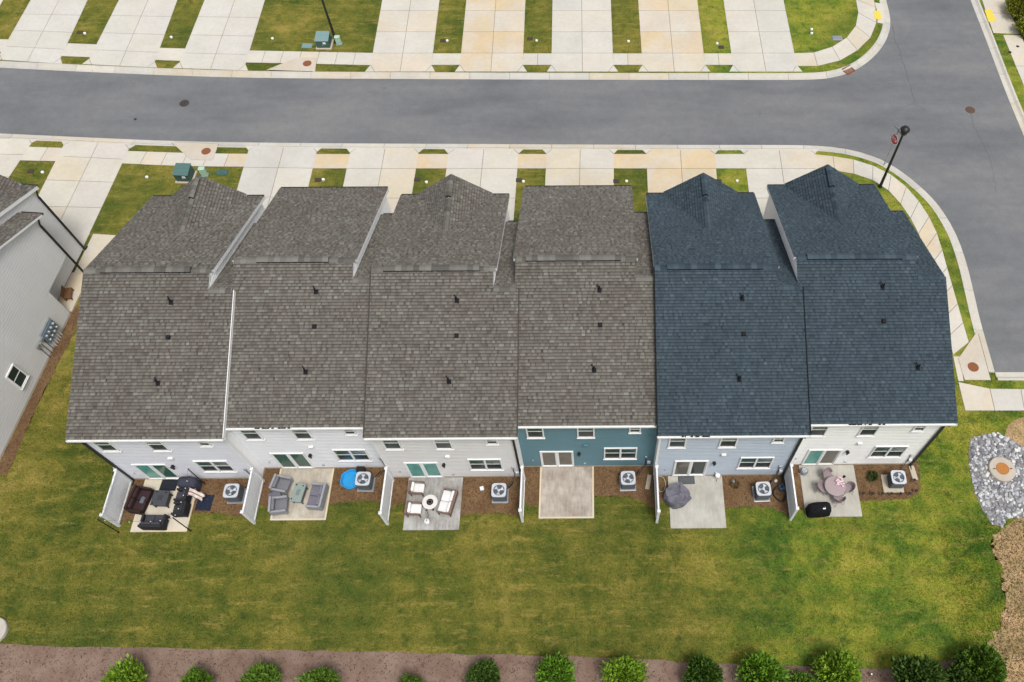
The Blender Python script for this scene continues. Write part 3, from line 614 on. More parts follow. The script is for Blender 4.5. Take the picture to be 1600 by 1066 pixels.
def window(parent, u0, u1, z0, z1, loc, rz, units=1, upper=None, lower=None, door=False, trim=M_WHITE):
    """frame outside at -y, x to the right"""
    w = u1 - u0; f = .07; d = .085
    b = MB(); b.box(-w / 2, w / 2, -d, .0, z0, z0 + f); b.box(-w / 2, w / 2, -d, 0, z1 - f, z1); b.box(-w / 2, -w / 2 + f, -d + .002, 0, z0 + f, z1 - f); b.box(w / 2 - f, w / 2, -d + .002, 0, z0 + f, z1 - f)
    for i in range(1, units):
        x = -w / 2 + w * i / units; b.box(x - .05, x + .05, -d + .004, 0, z0 + f, z1 - f)
    o = b.build('sliding_door' if door else 'window', trim, parent, loc=loc, rz=rz)
    if not door:
        MB().box(-w / 2 - .03, w / 2 + .03, -d - .03, -.001, z0 - .035, z0 - .002).build('sill', trim, o)
    cw = w / units; zm = (z0 + z1) / 2 + .0
    for i in range(units):
        x0 = -w / 2 + cw * i + (f if i == 0 else .05); x1 = -w / 2 + cw * (i + 1) - (f if i == units - 1 else .05)
        if door:
            k = .05; y = -.035 if i == 0 else -.015
            MB().box(x0, x0 + k, y - .018, y, z0 + f, z1 - f).box(x1 - k, x1, y - .018, y, z0 + f, z1 - f).box(x0 + k, x1 - k, y - .017, y, z0 + f, z0 + f + .07).box(x0 + k, x1 - k, y - .017, y, z1 - f - .06, z1 - f).build('door_leaf', trim, o)
            mt = upper[i] if isinstance(upper, (list, tuple)) else upper
            MB().box(x0 + k, x1 - k, y - .008, y - .002, z0 + f + .07, z1 - f - .06).build('pane', mt, o)
        else:
            MB().box(x0, x1, -.030, -.002, zm - .03, zm + .03).build('meeting_rail', trim, o)
            MB().box(x0, x1, -.020, -.012, zm + .03, z1 - f).build('pane', upper or M_GLS, o)
            MB().box(x0, x1, -.034, -.026, z0 + f, zm - .03).build('screen', lower or M_SCR, o)
    if door: MB().box(-.02, .02, -.07, -.055, z0 + .95, z0 + 1.15).build('handle', trim, o)
    return o
def vent_pipe(parent, u, v, kind, z=None):
    z = rear_z(v); o = empty('vent_pipe', (u, v, z)); o.parent = parent; a = math.atan(RS)
    M = Matrix.Rotation(a, 4, 'X')
    if kind == 'pipe':
        b = MB(); b.box(-.11, .11, -.13, .13, .012, .030, M=M); b.lathe([(.09, .0), (.055, .14), (.045, .16)], 12); b.build('flashing', M_VENT, o); MB().lathe([(.042, .1), (.042, .34), (.034, .34), (.034, .25)], 12).build('pipe', M_VENT, o); MB().tube([(-.01, .03, .16), (-.08, .14, .20), (-.13, .22, .26)], .03, 8).build('collar', M_VENT, o)
    else:
        b = MB(); b.box(-.11, .11, -.12, .12, .012, .026, M=M); b.build('flashing', M_VENT, o); MB().rbox(-.10, .10, -.11, .11, .026, .13, .03, M=M).build('hood', M_VENT, o)
    return o
def house(idx, loc, rz, label, color, navy, gable, left_end, right_end, odd, side_color=(.82, .82, .82), rear_detail=True, porch=False, trim=M_WHITE):
    H = empty('townhouse', loc, rz, label=label, cat='townhouse')
    sh, cap = (M_SHN, M_CAPN) if navy else (M_SHB, M_CAPB)
    ol = .30 if left_end else (.15 if odd else -.0); orr = .30 if right_end else (.15 if odd else -.0)
    um = W - STRIP
    # walls
    b = MB(); lap(b, [(0.01, .16), (W - .01, .16), (W - .01, 5.80), (0.01, 5.80)], lambda a, z, o: (a, -o, z)); b.build('rear_wall', M_SIDE, H, color=color)
    b = MB(); lap(b, [(0, .16), (15.29, .16), (15.29, front_z(15.29) - .13), (VR, ZRD - .16), (0, rear_z(0) - .13)], lambda a, z, o: (.012 - o * .6, a, z)); b.build('side_wall', M_SIDE, H, color=side_color)
    b = MB(); f = lambda a, z, o: (W - .012 + o * .6, a, z)
    if porch:
        lap(b, [(0, .16), (10.30, .16), (10.30, stripf_z(10.30) - .13), (VSR, ZSR - .16), (0, rear_z(0) - .13)], f); lap(b, [(10.30, 2.40), (13.15, 2.40), (13.15, stripf_z(13.15) - .13), (10.30, stripf_z(10.30) - .13)], f, zbase=.16)
    else: lap(b, [(0, .16), (13.15, .16), (13.15, stripf_z(13.15) - .13), (VSR, ZSR - .16), (0, rear_z(0) - .13)], f)
    b.build('side_wall', M_SIDE, H, color=color if porch or right_end else side_color)
    b = MB(); lap(b, [(VSR - .8, .16), (15.29, .16), (15.29, front_z(15.29) - .13), (VR, ZRD - .16), (VSR - .8, rear_z(VSR - .8) - .16)], lambda a, z, o: (um - .01 + o * .6, a, z)); b.build('block_wall', M_SIDE, H, color=color if porch else side_color)
    b = MB(); b.box(.02, um - .02, 15.20, 15.29, 0, 5.7); b.box(um, W - .02, 13.06 if not porch else 10.2, 13.15 if not porch else 10.3, 0, 5.7 if not porch else 2.42)
    if porch: b.box(um, W - .02, 13.06, 13.15, 2.40, 5.7); b.box(um, W - .02, 10.3, 13.06, 2.35, 2.41)
    b.build('front_wall', M_SIDE, H, color=color)
    MB().box(-.005, W + .005, -.03, .3, -.05, .16).box(W - .2, W + .012, .3, 10.30 if porch else 13.1, -.05, .16).box(-.012, .2, .3, 15.2, -.05, .16).build('foundation', M_FOUND, H)
    for x0, x1 in ((-.03, .09), (W - .09, W + .03)):
        if odd or (x0 < 1 and left_end) or (x0 > 1 and right_end): MB().box(x0, x1, -.062, .09, .16, 5.76).build('corner_board', trim, H)
    # roof: decks with white edges, shingles on top
    rb = MB(); dk = []
    def deck(u0, u1, v0, z0, v1, z1, t=.15, lo=True):
        rb.add([(u0, v0, z0 - t), (u1, v0, z0 - t), (u1, v1, z1 - t), (u0, v1, z1 - t), (u0, v0, z0 - .004), (u1, v0, z0 - .004), (u1, v1, z1 - .004), (u0, v1, z1 - .004)], [(3, 2, 1, 0), (4, 5, 6, 7), (0, 1, 5, 4), (1, 2, 6, 5), (2, 3, 7, 6), (3, 0, 4, 7)])
    fl = -.12; fr = um + .12; sr = W + .30 if right_end else W - .03
    if left_end: fl = -.30
    deck(-ol, um, -OV, ZE, VR, ZRD); deck(um + .001, W + orr, -OV, ZE, VSR, ZSR); deck(fl, fr, VF, ZF, VR + .001, ZRD); deck(um + .012, sr, VSF, ZSF, VSR + .001, ZSR)
    gu, gz, gs, gvf = 3.10, 7.48, .74, 15.72
    if gable:
        hw = 2.2; zl = gz - gs * hw
        for s in (-1, 1):
            rb.add([(gu, 11.0, gz - .15), (gu, gvf, gz - .15), (gu + s * hw, gvf, zl - .15), (gu + s * hw, 14.6, zl - .15), (gu, 11.0, gz - .004), (gu, gvf, gz - .004), (gu + s * hw, gvf, zl - .004), (gu + s * hw, 14.6, zl - .004)], [(0, 1, 2, 3), (7, 6, 5, 4), (1, 5, 6, 2), (2, 6, 7, 3), (0, 3, 7, 4)])
    for x_, v0_, z0_, v1_, z1_ in ([(W + orr + .001, -OV - .02, ZE, VSR, ZSR)] if orr > 0 else []) + ([(-ol - .036, -OV - .02, ZE, VR, ZRD)] if ol > 0 else []) + [(fr + .001, VF + .02, ZF, VR, ZRD), (fl - .036, VF + .02, ZF, VR, ZRD)]:
        rk = MB(); rk.add([(x_ + a_, v_, z_ + dz) for a_ in (0, .035) for v_, z_ in ((v0_, z0_), (v1_, z1_)) for dz in (-.25, .03 if idx == 1 and x_ > W else -.008)], [(0, 1, 3, 2), (4, 6, 7, 5), (1, 5, 7, 3), (0, 2, 6, 4), (0, 4, 5, 1), (2, 3, 7, 6)]); rk.build('rake_board', trim, H)
    rb.m = [1 if j % 6 == 1 else 0 for j in range(24)] + [1 if j % 5 == 1 else 0 for j in range(len(rb.f) - 24)]; roof = rb.build('roof', [trim, M_FELT], H)
    b = MB(); tn = []; uv = []
    O, A, U, N, L = slope_frame(0, -OV, ZE, VR, ZRD); Ls = (Vector((0, VSR, ZSR)) - Vector((0, -OV, ZE))).length
    shingles(b, tn, uv, O, A, U, N, [(-ol - .05, -.04), (um, -.04), (um, L), (-ol - .05, L)]); shingles(b, tn, uv, O, A, U, N, [(um, -.04), (W + orr + .05, -.04), (W + orr + .05, Ls), (um, Ls)])
    O, A, U, N, L = slope_frame(0, VF, ZF, VR, ZRD); shingles(b, tn, uv, O, A, U, N, [(fl - .05, -.04), (fr + .05, -.04), (fr + .05, L), (fl - .05, L)])
    O, A, U, N, L = slope_frame(0, VSF, ZSF, VSR, ZSR); shingles(b, tn, uv, O, A, U, N, [(um + .012, -.04), (sr + .01, -.04), (sr + .01, L), (um + .012, L)])
    if gable:
        vb = VR + (ZRD - gz) / FS
        for s in (-1, 1):
            A = Vector((0, 1, 0)); U = Vector((-s, 0, gs)).normalized(); N = A.cross(U); N = N if N.z > 0 else -N; sl = hw * math.sqrt(1 + gs * gs)
            O = Vector((gu + s * hw, 0, zl)); shingles(b, tn, uv, O, A, U, N, [(14.72 if False else VR + (ZRD - zl) / FS, 0), (gvf + .02, 0), (gvf + .02, sl), (vb, sl)])
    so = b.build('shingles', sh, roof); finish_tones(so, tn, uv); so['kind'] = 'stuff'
    if gable: MB().add([(gu - hw + .3, 15.40, zl + .05), (gu + hw - .3, 15.40, zl + .05), (gu, 15.40, gz - .16)], [(0, 1, 2)]).build('gable_wall', M_SIDE, roof, color=color)
    if odd and not (idx == 7):
        for x_, v1_, z1_ in ([(-ol - .05, VR, ZRD)] if not left_end else []) + ([(W + orr - .01, VSR, ZSR)] if idx != 1 else []):
            de = MB(); de.add([(x_ + a_, v_, z_ + dz) for a_ in (0, .06) for v_, z_ in ((-OV - .03, ZE), (v1_, z1_)) for dz in (-.05, .036)], [(0, 1, 3, 2), (4, 6, 7, 5), (1, 5, 7, 3), (0, 2, 6, 4), (0, 4, 5, 1), (2, 3, 7, 6)]); de.build('shade_line_strip', M_DARK if navy else M_IRON, roof)  # added dark strip, paints the shade line where staggered roofs step
    # ridge caps
    def caps(p0, p1, wid, drop, lift=.02, name='ridge_cap'):
        p0, p1 = Vector(p0), Vector(p1); t = (p1 - p0); n = max(1, round(t.length / .30)); s = t.cross(Vector((0, 0, 1))).normalized() * wid; b = MB(); tn = []
        for i in range(n):
            a = p0 + t * (i / n) + Vector((0, 0, lift + .014)); c = p0 + t * ((i + 1) / n) + Vector((0, 0, lift + .004)); dn = Vector((0, 0, -drop))
            b.add([a + s + dn, a, a - s + dn, c + s + dn, c, c - s + dn], [(0, 1, 4, 3), (1, 2, 5, 4), (0, 3, 3 + 1, 1)] if False else [(0, 1, 4, 3), (1, 2, 5, 4)]); tn += [random.random()] * 2
        o = b.build(name, cap, roof); finish_tones(o, tn); return o
    caps((-ol, VR, ZRD), (um + .1, VR, ZRD), .17, .06); caps((um + .02, VSR, ZSR), (W + (orr if right_end else 0), VSR, ZSR), .17, .055)
    rv0, rv1 = (1.15, 4.9) if idx == 2 else (.5, 5.45) if idx != 1 else (.56, 5.2)
    b = MB(); b.add([(rv0, VR - .17, ZRD + .05), (rv1, VR - .17, ZRD + .05), (rv1, VR - .17, ZRD - .07), (rv0, VR - .17, ZRD - .07), (rv0, VR + .17, ZRD + .05), (rv1, VR + .17, ZRD + .05), (rv1, VR + .17, ZRD - .07), (rv0, VR + .17, ZRD - .07), (rv0, VR, ZRD + .11), (rv1, VR, ZRD + .11)], [(3, 2, 1, 0), (4, 5, 6, 7), (0, 4, 7, 3), (1, 2, 6, 5), (0, 1, 9, 8), (8, 9, 5, 4), (0, 8, 4), (1, 5, 9)]); b.build('ridge_vent', M_BLACK, roof)
    caps((rv0, VR, ZRD), (rv1, VR, ZRD), .185, .065, .125, 'vent_cap')
    if gable:
        caps((gu, vb, gz), (gu, gvf, gz), .15, .11); MB().add([(gu - .14, 14.0, gz - .12), (gu + .14, 14.0, gz - .12), (gu + .14, gvf - .25, gz - .12), (gu - .14, gvf - .25, gz - .12), (gu - .14, 14.0, gz + .05), (gu + .14, 14.0, gz + .05), (gu + .14, gvf - .25, gz + .05), (gu - .14, gvf - .25, gz + .05)], [(4, 5, 6, 7), (0, 1, 5, 4), (1, 2, 6, 5), (2, 3, 7, 6), (3, 0, 4, 7)]).build('ridge_vent', M_BLACK, roof); caps((gu, 14.0, gz), (gu, gvf - .25, gz), .165, .10, .13, 'vent_cap')
    for (u, v), k in zip({6: [(4.34, 6.37), (4.28, 4.69), (5.85, 2.39)]}.get(idx, [(4.32, 6.32), (4.34, 4.6), (4.02, 2.38)]), ('pipe', 'box', 'pipe')): vent_pipe(roof, u, v, k)
    # gutters
    def gutter(u0, u1, v, z, s, gm=None):
        b = MB(); b.box(u0, u1, min(v, v + s * .008), max(v, v + s * .008), z - .12, z - .012); b.box(u0, u1, min(v + s * .10, v + s * .125), max(v + s * .10, v + s * .125), z - .12, z - .005); b.box(u0, u1, min(v + s * .008, v + s * .10), max(v + s * .008, v + s * .10), z - .12, z - .105)
        for x in (u0, u1): b.box(x - .006, x + .006, min(v, v + s * .127), max(v, v + s * .127), z - .122, z - .004)
        return b.build('gutter', gm or trim, H)
    gutter(-ol if odd or left_end else .17, W + orr if odd or right_end else W - .17, -OV - .012, ZE - .01, -1); gutter(fl, fr, VF + .012, ZF - .01, 1, M_IRON); gutter(um + .16, sr, VSF + .012, ZSF - .01, 1, M_IRON)
    def spout(x, y, z, sx=0, sy=-1, t=.05):
        s_ = MB(); s_.box(x - t, x + t, y - t, y + t, .12, z - .55); s_.tube([(x, y, z - .56), (x, y, z - .5), (x + sx * .14, y + sy * .14, z - .28), (x + sx * .26, y + sy * .26, z - .13)], t, 8); s_.tube([(x, y, .16), (x, y, .08), (x + sx * .3, y + sy * .3, .04)], t, 8); return s_.build('downspout', M_BLACK, H)
    if left_end: spout(.10, -.10, ZE)
    if odd and not left_end: spout(W - .10, -.10, ZE)
    if right_end and not porch: spout(W - .08, -.10, ZE)
    if porch: spout(W + .08, 13.05, ZSF, 0, 1); spout(um + .10, 15.25, ZF, 0, 1)
    if rear_detail:
        for u in (.95, 3.57): window(H, 0, .90, 4.04, 5.52, (u, -.012, 0), 0, trim=trim)
        window(H, 0, .60, 4.60, 5.30, (6.10, -.012, 0), 0, trim=trim); window(H, 0, 1.80, 1.18, 2.66, (5.42, -.012, 0), 0, 2, trim=trim)
        dg = {1: [M_TEAL, M_GLS], 2: [M_GLS, M_GLS], 3: [M_TEAL, M_TEAL], 4: [M_GREY, M_GREY], 5: [M_GREY, M_SCR], 6: [M_TEAL, M_GREY]}[idx]
        window(H, 0, 1.83, .17, 2.24, (1.94, -.012, 0), 0, 2, dg, door=True, trim=trim)
        l = empty('wall_lamp', (3.17, -.02, 1.95)); l.parent = H; MB().rbox(-.06, .06, -.04, 0, -.12, .14, .01).build('backplate', M_BLACK, l); MB().lathe([(.05, -.16), (.085, .10), (.10, .11), (.03, .2)], 8, c=(0, -.13, 0)).build('lantern', M_BLACK, l)
        vcol = (.7, .7, .7) if idx != 4 else (.05, .17, .21); MB().rbox(3.41, 3.67, -.15, -.015, 2.98, 3.17, .03).build('vent_hood', M_PAINT, H, color=vcol)
        MB().rbox(3.38, 3.52, -.09, -.015, .46, .60, .02).build('outlet_cover', M_STEEL, H); MB().rbox(.55, .62, -.10, -.015, .95, 1.05, .02).build('hose_spigot', M_STEEL, H)
        MB().rbox(6.78, 6.92, -.11, -.015, 1.32, 1.50, .02).build('conduit_box', M_STEEL, H); MB().rbox(6.94, 7.14, -.11, -.015, .52, .80, .02).build('disconnect_box', M_VINYL, H)
        MB().tube([(6.85, -.07, 1.32), (6.88, -.07, .5), (6.85, -.12, .25), (6.5, -.6, .12)], .022, 6).build('line_set', M_BLACK, H)
    return H
cols = [(.60, .615, .66), (.68, .69, .71), (.60, .59, .58), (.105, .198, .232), (.42, .475, .545), (.78, .775, .76)]
desc = ['end townhouse with pale grey siding and brown shingle roof, its patio crowded with dark furniture', 'townhouse with white siding and brown roof, grey club chairs on its patio', 'townhouse with warm grey siding and brown gabled roof, white cushioned seats on its patio', 'townhouse with teal siding and brown roof, bare concrete patio behind it', 'townhouse with light blue siding and navy gabled roof', 'white end townhouse with navy gabled roof by the street corner']
HS = {}
def HP(k, u, v, z=0.0):
    """world point from house coords"""
    uu = (k - 1) * W + u; vv = v + (0 if k % 2 else STAG)
    return Vector((X0 + uu * math.cos(ALPHA) - vv * math.sin(ALPHA), Y0 + uu * math.sin(ALPHA) + vv * math.cos(ALPHA), z))
for k in range(1, 7):
    HS[k] = house(k, HP(k, 0, 0), ALPHA, desc[k - 1], cols[k - 1], k >= 5, k in (1, 3, 5, 6), k == 1, k == 6, k % 2 == 1, trim=M_WHITE)
    EXCL.append([tuple(HP(k, u, v).xy) for u, v in ((0, 0), (W, 0), (W, 15.3), (0, 15.3))])
for k, a, n in ((2, 1.6, 16), (5, .8, 14), (6, 2.2, 12)):       # leaf litter lying in gutters
    b = MB()
    for i in range(n): u = a + random.random() * 1.7; b.rbox(u, u + random.uniform(.03, .12), -OV - .10, -OV - .03, ZE - .09, ZE - .02 + random.uniform(-.02, .02), .01)
    o = b.build('leaf_litter', M_DARK, HS[k]); o['kind'] = 'stuff'
# grey neighbour at the left, turned with the bend
NR_ = R(-4.6); nf = Vector((-34.07, 17.75, 0)); nl_ = nf - Vector((math.cos(NR_) * W, math.sin(NR_) * W, 0))
HN = house(7, nl_, NR_, 'neighbouring grey end house with brown roof and meter bank on its side wall', (.60, .592, .59), False, True, False, True, True, side_color=(.60, .592, .59), rear_detail=False, porch=True)
def NP(u, v, z=0.0): return Matrix.Rotation(NR_, 4, 'Z') @ Vector((u, v, z)) + nl_
EXCL.append([tuple(NP(u, v).xy) for u, v in ((0, 0), (W, 0), (W, 15.3), (0, 15.3))])
window(HN, 0, .92, 1.0, 2.45, (W + .012, 4.83, 0), math.pi / 2, 1, M_SCR, M_SCR)
mb = empty('meter_bank', (W + .012, 8.35, -.42)); mb.parent = HN
MB().rbox(0, .16, -.62, .62, 1.05, 1.9, .02).build('cabinet', simple('blue_grey_enamel', (.12, .17, .21), .45, .4), mb)
MB().rbox(.002, .12, -.64, .64, 1.9, 2.02, .02).build('header', M_STEEL, mb)
for y in (-.45, -.15, .15, .45):
    for z in (1.28, 1.66): MB().add(*[(lambda q: (q.v, q.f))(MB().lathe([(.10, .15), (.10, .24), (.08, .28), (.04, .29)], 12))][0]).build('meter', M_STEEL, mb)
for i, o in enumerate([q for q in mb.children if q.name.startswith('meter')]):
    o.rotation_euler = (0, math.pi / 2, 0); o.location = (0, (-.45, -.45, -.15, -.15, .15, .15, .45, .45)[i], (1.28, 1.66)[i % 2])
for y in (-.4, -.2, 0, .2, .4): MB().tube([(.07, y, 1.06), (.07, y, .7), (.07, y, .42)], .03, 8).build('conduit', M_VINYL, mb)
for i in range(3): MB().tube([(W + .06, 7.1 + i * .28, 1.2), (W + .06, 7.1 + i * .28, .02)], .022, 6).build('conduit', M_IRON, HN)
MB().rbox(W + .012, W + .14, 6.95, 7.25, 1.15, 1.45, .02).build('telephone_box', M_STEEL, HN); MB().rbox(W + .012, W + .14, 7.45, 7.75, 1.2, 1.42, .02).build('telephone_box', M_STEEL, HN)
sp = NP(W - STRIP / 2, 12.0)
pr = empty('porch_slab', (sp.x, sp.y, 0), NR_, label='beige porch slab in the side recess of the neighbouring house', cat='porch', kind='structure')
MB().box(-STRIP / 2, STRIP / 2 + .05, -1.6, 1.35, -.05, .12).build('concrete_slab', M_CONC, pr, color=TAN)
MB().box(-.5, STRIP / 2 + .9, 1.36, 4.6, -.05, .03).build('concrete_slab', M_CONC, pr, color=WARM); EXCL.append([tuple(NP(u, v).xy) for u, v in ((W - STRIP, 10.25), (W + .9, 13.3), (W + .9, 16.6), (W - STRIP - .3, 16.6))])
c = NP(W - .5, 11.55); ch = empty('porch_bench', (c.x, c.y, .12), NR_ + .3, label='brown wooden bench on the porch of the grey neighbour', cat='bench'); ch.scale = (.75, .75, .75)
MB().rbox(-.28, .28, -.55, .55, .36, .44, .02).build('seat', M_WOOD, ch); MB().rbox(-.30, -.24, -.55, .55, .44, .9, .02).build('backrest', M_WOOD, ch)
for x in (-.24, .24):
    for y in (-.48, .48): MB().box(x - .04, x + .04, y - .04, y + .04, 0, .36).build('leg', M_WOOD, ch)
    
# ------------------------------------------------------------------ rear yards: patios, mulch, fences, condensers
pst = [(.55, .50, .41), (.47, .43, .36), (.40, .40, .385), (.43, .385, .335), (.43, .42, .375), (.42, .405, .36)]; pstain = [.25, .8, 1., .85, .5, .4]
pdesc = ['cream patio slab behind the pale grey townhouse', 'stained patio slab with grey club chairs behind the white townhouse', 'grey stained patio slab under the white cushioned seats', 'bare weathered patio slab behind the teal townhouse', 'patio slab with a grey covered item behind the light blue townhouse', 'patio slab with the round table behind the white end townhouse']
PU = [(.74, 3.80), (.88, 3.93), (.88, 3.93), (.92, 3.96), (.80, 3.84), (.93, 4.03)]
def noisy(pl, amp, n):
    q = resample(pl, n); return [(x + random.uniform(-amp, amp), y + random.uniform(-amp, amp)) for x, y in q]
CHIPZ = []
for k in range(1, 7):
    a, b_ = PU[k - 1]; c = HP(k, (a + b_) / 2, -1.55)
    b = MB(); b.rbox(-(b_ - a) / 2, (b_ - a) / 2, -1.53, 1.5, -.08, .06, .012); o = b.build('patio', M_PATIO, loc=c, rz=ALPHA, color=pst[k - 1]); tag(o, pdesc[k - 1], 'patio', kind='structure')
    at = o.data.attributes.new('stain', 'FLOAT', 'FACE'); at.data.foreach_set('value', [pstain[k - 1]] * len(o.data.polygons))
    if k in (2, 4, 1): # lighter brushed edge
        e = MB(); w2 = (b_ - a) / 2
        e.box(-w2 + .001, -w2 + .09, -1.529, 1.499, .05, .0635); e.box(w2 - .09, w2 - .001, -1.529, 1.499, .05, .0635); e.box(-w2 + .09, w2 - .09, -1.529, -1.44, .05, .0635); e.build('edge_band', M_CONC, o, color=(.60, .50, .33))
    EXCL.append([tuple(HP(k, u, v).xy) for u, v in ((a, 0), (b_, 0), (b_, -3.1), (a, -3.1))])
    left = [(-.05 if k > 1 else .0, -.9 if k % 2 == 0 else -.2)]
    edge = [(a + .1, -2.2 if k not in (1,) else -2.5), (.5, -2.35), (.05, -2.0 if k > 1 else -2.6)] if k in (1, 2, 4) else [(a + .1, -1.6), (.4, -1.55), (.05, -1.75)]
    if k == 6: edge = [(a + .1, -2.6), (.5, -2.6), (.05, -2.6)]
    redge = {1: [(b_, -2.05), (5.2, -1.95), (6.3, -2.25), (7.3, -2.2)], 2: [(b_, -2.15), (5.3, -2.0), (6.6, -1.95), (7.25, -2.4)], 3: [(b_, -2.25), (5.4, -2.1), (6.6, -2.2), (7.25, -2.3)], 4: [(b_, -1.85), (5.2, -1.75), (6.5, -2.0), (7.3, -2.6)], 5: [(b_, -1.9), (5.0, -1.85), (6.4, -1.85), (7.3, -2.4)], 6: [(b_, -2.2), (5.4, -2.15), (6.9, -2.1), (7.5, -1.7), (7.65, -.8), (7.8, .4), (7.3, .6)]}[k]
    poly = [(0.0, .05)] + noisy(edge[::-1], .05, 8) + noisy([(a + .1, edge[0][1]), redge[0]], .02, 3) + noisy(smooth_pl(redge, 2), .055, 34) + ([(W, .05)] if k < 6 else [(W, .7), (W, .05)])
    P = [tuple(HP(k, u, v).xy) for u, v in poly]; o = sheet('mulch_bed', P, .012 + .001 * k, M_MULCH, label='brown mulch bed at the foot of the ' + (who[k - 1] if k < 6 else 'white end townhouse with path lights'), cat='mulch bed', kind='structure'); EXCL.append(P); CHIPZ.append((P, 260))
def fence(k, u, v0, v1, label):
    p0, p1 = HP(k, u, v0), HP(k, u, v1); d = p1 - p0; L = d.length; rz = math.atan2(d.y, d.x)
    r = empty('privacy_fence', p0, rz, label=label, cat='fence', group='white privacy fences between the patios'); Hh = 1.78
    for x in (0, L):
        p = MB().box(x - .065, x + .065, -.065, .065, -.05, Hh + .06).build('post', M_VINYL, r); MB().add([(x - .085, -.085, Hh + .06), (x + .085, -.085, Hh + .06), (x + .085, .085, Hh + .06), (x - .085, .085, Hh + .06), (x - .085, -.085, Hh + .09), (x + .085, -.085, Hh + .09), (x + .085, .085, Hh + .09), (x - .085, .085, Hh + .09), (x, 0, Hh + .14)], [(3, 2, 1, 0), (0, 1, 5, 4), (1, 2, 6, 5), (2, 3, 7, 6), (3, 0, 4, 7), (4, 5, 8), (5, 6, 8), (6, 7, 8), (7, 4, 8)]).build('post_cap', M_VINYL, p)
    for z in (.08, Hh - .12): MB().rbox(.065, L - .065, -.045, .045, z, z + .12, .008).build('rail', M_VINYL, r)
    n = 15; w = (L - .13) / n
    for i in range(n): MB().box(.065 + i * w + .006, .065 + (i + 1) * w - .006, -.019, .019, .2, Hh - .12).build('board', M_VINYL, r)
    MB().box(.065, L - .065, -.008, .008, .2, Hh - .12).build('board_backing', M_VINYL, r); return r
fd = ['with string light wires beside the pale grey townhouse', 'between the pale grey and white townhouses', 'between the white and warm grey townhouses', 'between the warm grey and teal townhouses', 'between the teal and light blue townhouses', 'between the light blue and white end townhouses']
for k in range(1, 7): fence(k, .02 if k in (1, 3) else .06, -.20 if k % 2 else -.78, -2.72 if k % 2 else -3.22, 'white vinyl privacy fence ' + fd[k - 1])
def condenser(k, u, v, rz, label, pad=.0):
    c = HP(k, u, v); r = empty('air_conditioner', c, ALPHA + rz, label=label, cat='air conditioner', group='air conditioners behind the townhouses')
    MB().rbox(-.46 - pad, .46, -.46 - pad * .6, .46, -.03, .07, .02).build('pad', M_STEEL if not pad else M_FOUND, r)
    b = MB(); b.rbox(-.37, .37, -.37, .37, .07, .80, .05); body = b.build('casing', M_ACSIDE, r)
    b = MB()
    for i in range(13):
        z = .13 + i * .05; b.box(-.345, .345, -.385, -.372, z, z + .018).box(-.345, .345, .372, .385, z, z + .018).box(-.385, -.372, -.345, .345, z, z + .018).box(.372, .385, -.345, .345, z, z + .018)
    b.build('louvres', M_ACSIDE, body)
    # top panel with round opening
    n = 32; ro = []; ri = []
    for i in range(n):
        a = 2 * math.pi * i / n; c_, s_ = math.cos(a), math.sin(a); t = .40 / (abs(c_) ** 6 + abs(s_) ** 6) ** (1 / 6); ro.append((t * c_, t * s_)); ri.append((.315 * c_, .315 * s_))
    vs = [(x, y, .86) for x, y in ro] + [(x, y, .86) for x, y in ri] + [(x, y, .79) for x, y in ro] + [(x, y, .72) for x, y in ri]
    MB().add(vs, [(i, (i + 1) % n, n + (i + 1) % n, n + i) for i in range(n)] + [(2 * n + i, 2 * n + (i + 1) % n, (i + 1) % n, i) for i in range(n)] + [(n + i, n + (i + 1) % n, 3 * n + (i + 1) % n, 3 * n + i) for i in range(n)]).build('top_panel', M_ACTOP, r)
    MB().lathe([(.31, .803), (.31, .806)], 24).build('well', simple('fan_well_grey', (.06, .07, .085), .7, .3) if 'fan_well_grey' not in MATS else MATS['fan_well_grey'], r)
    f = empty('fan', (0, 0, .80)); f.parent = r; MB().lathe([(.075, .005), (.075, .045), (.05, .055)], 14).build('hub', M_FAN, f); ph = random.random() * 2
    for j in range(3):
        a0 = ph + j * 2 * math.pi / 3; vs = []
        for q in range(5):
            rr = .07 + .05 * q + .0; w = .18 + .10 * q / 4
            for s_ in (-1, 1): a = a0 + s_ * w * 1.6; vs.append((rr * 1.05 * math.cos(a), rr * 1.05 * math.sin(a), .018 + s_ * .014))
        MB().add(vs, [(2 * q, 2 * q + 1, 2 * q + 3, 2 * q + 2) for q in range(4)]).build('fan_blade', M_FAN, f)
    b = MB()
    for rr in (.10, .15, .20, .25, .30):
        b.tube([(rr * math.cos(2 * math.pi * i / 20), rr * math.sin(2 * math.pi * i / 20), .863) for i in range(21)], .004, 4)
    for i in range(8): a = 2 * math.pi * i / 8; b.tube([(.02 * math.cos(a), .02 * math.sin(a), .863), (.315 * math.cos(a), .315 * math.sin(a), .862)], .004, 4)
    b.build('grille', M_STEEL, r); MB().tube([(.37, .25, .35), (.55, .45, .2), (.7, .75, .15)], .025, 6).build('line_set', M_BLACK, r)
cw = ['beside the navy mat on mulch', 'beside the blue play pool', 'near the small white cube', 'behind the teal townhouse', 'beside the black pipe loop', 'on a wide pad among path lights']
for k, u, v in ((1, 6.08, -1.05), (2, 5.87, -1.0), (3, 6.08, -1.12), (4, 5.85, -1.06), (5, 5.93, -1.14), (6, 6.14, -1.12)): condenser(k, u, v, random.uniform(-.04, .04), 'grey air conditioner with round fan grille ' + cw[k - 1], .22 if k == 6 else 0)

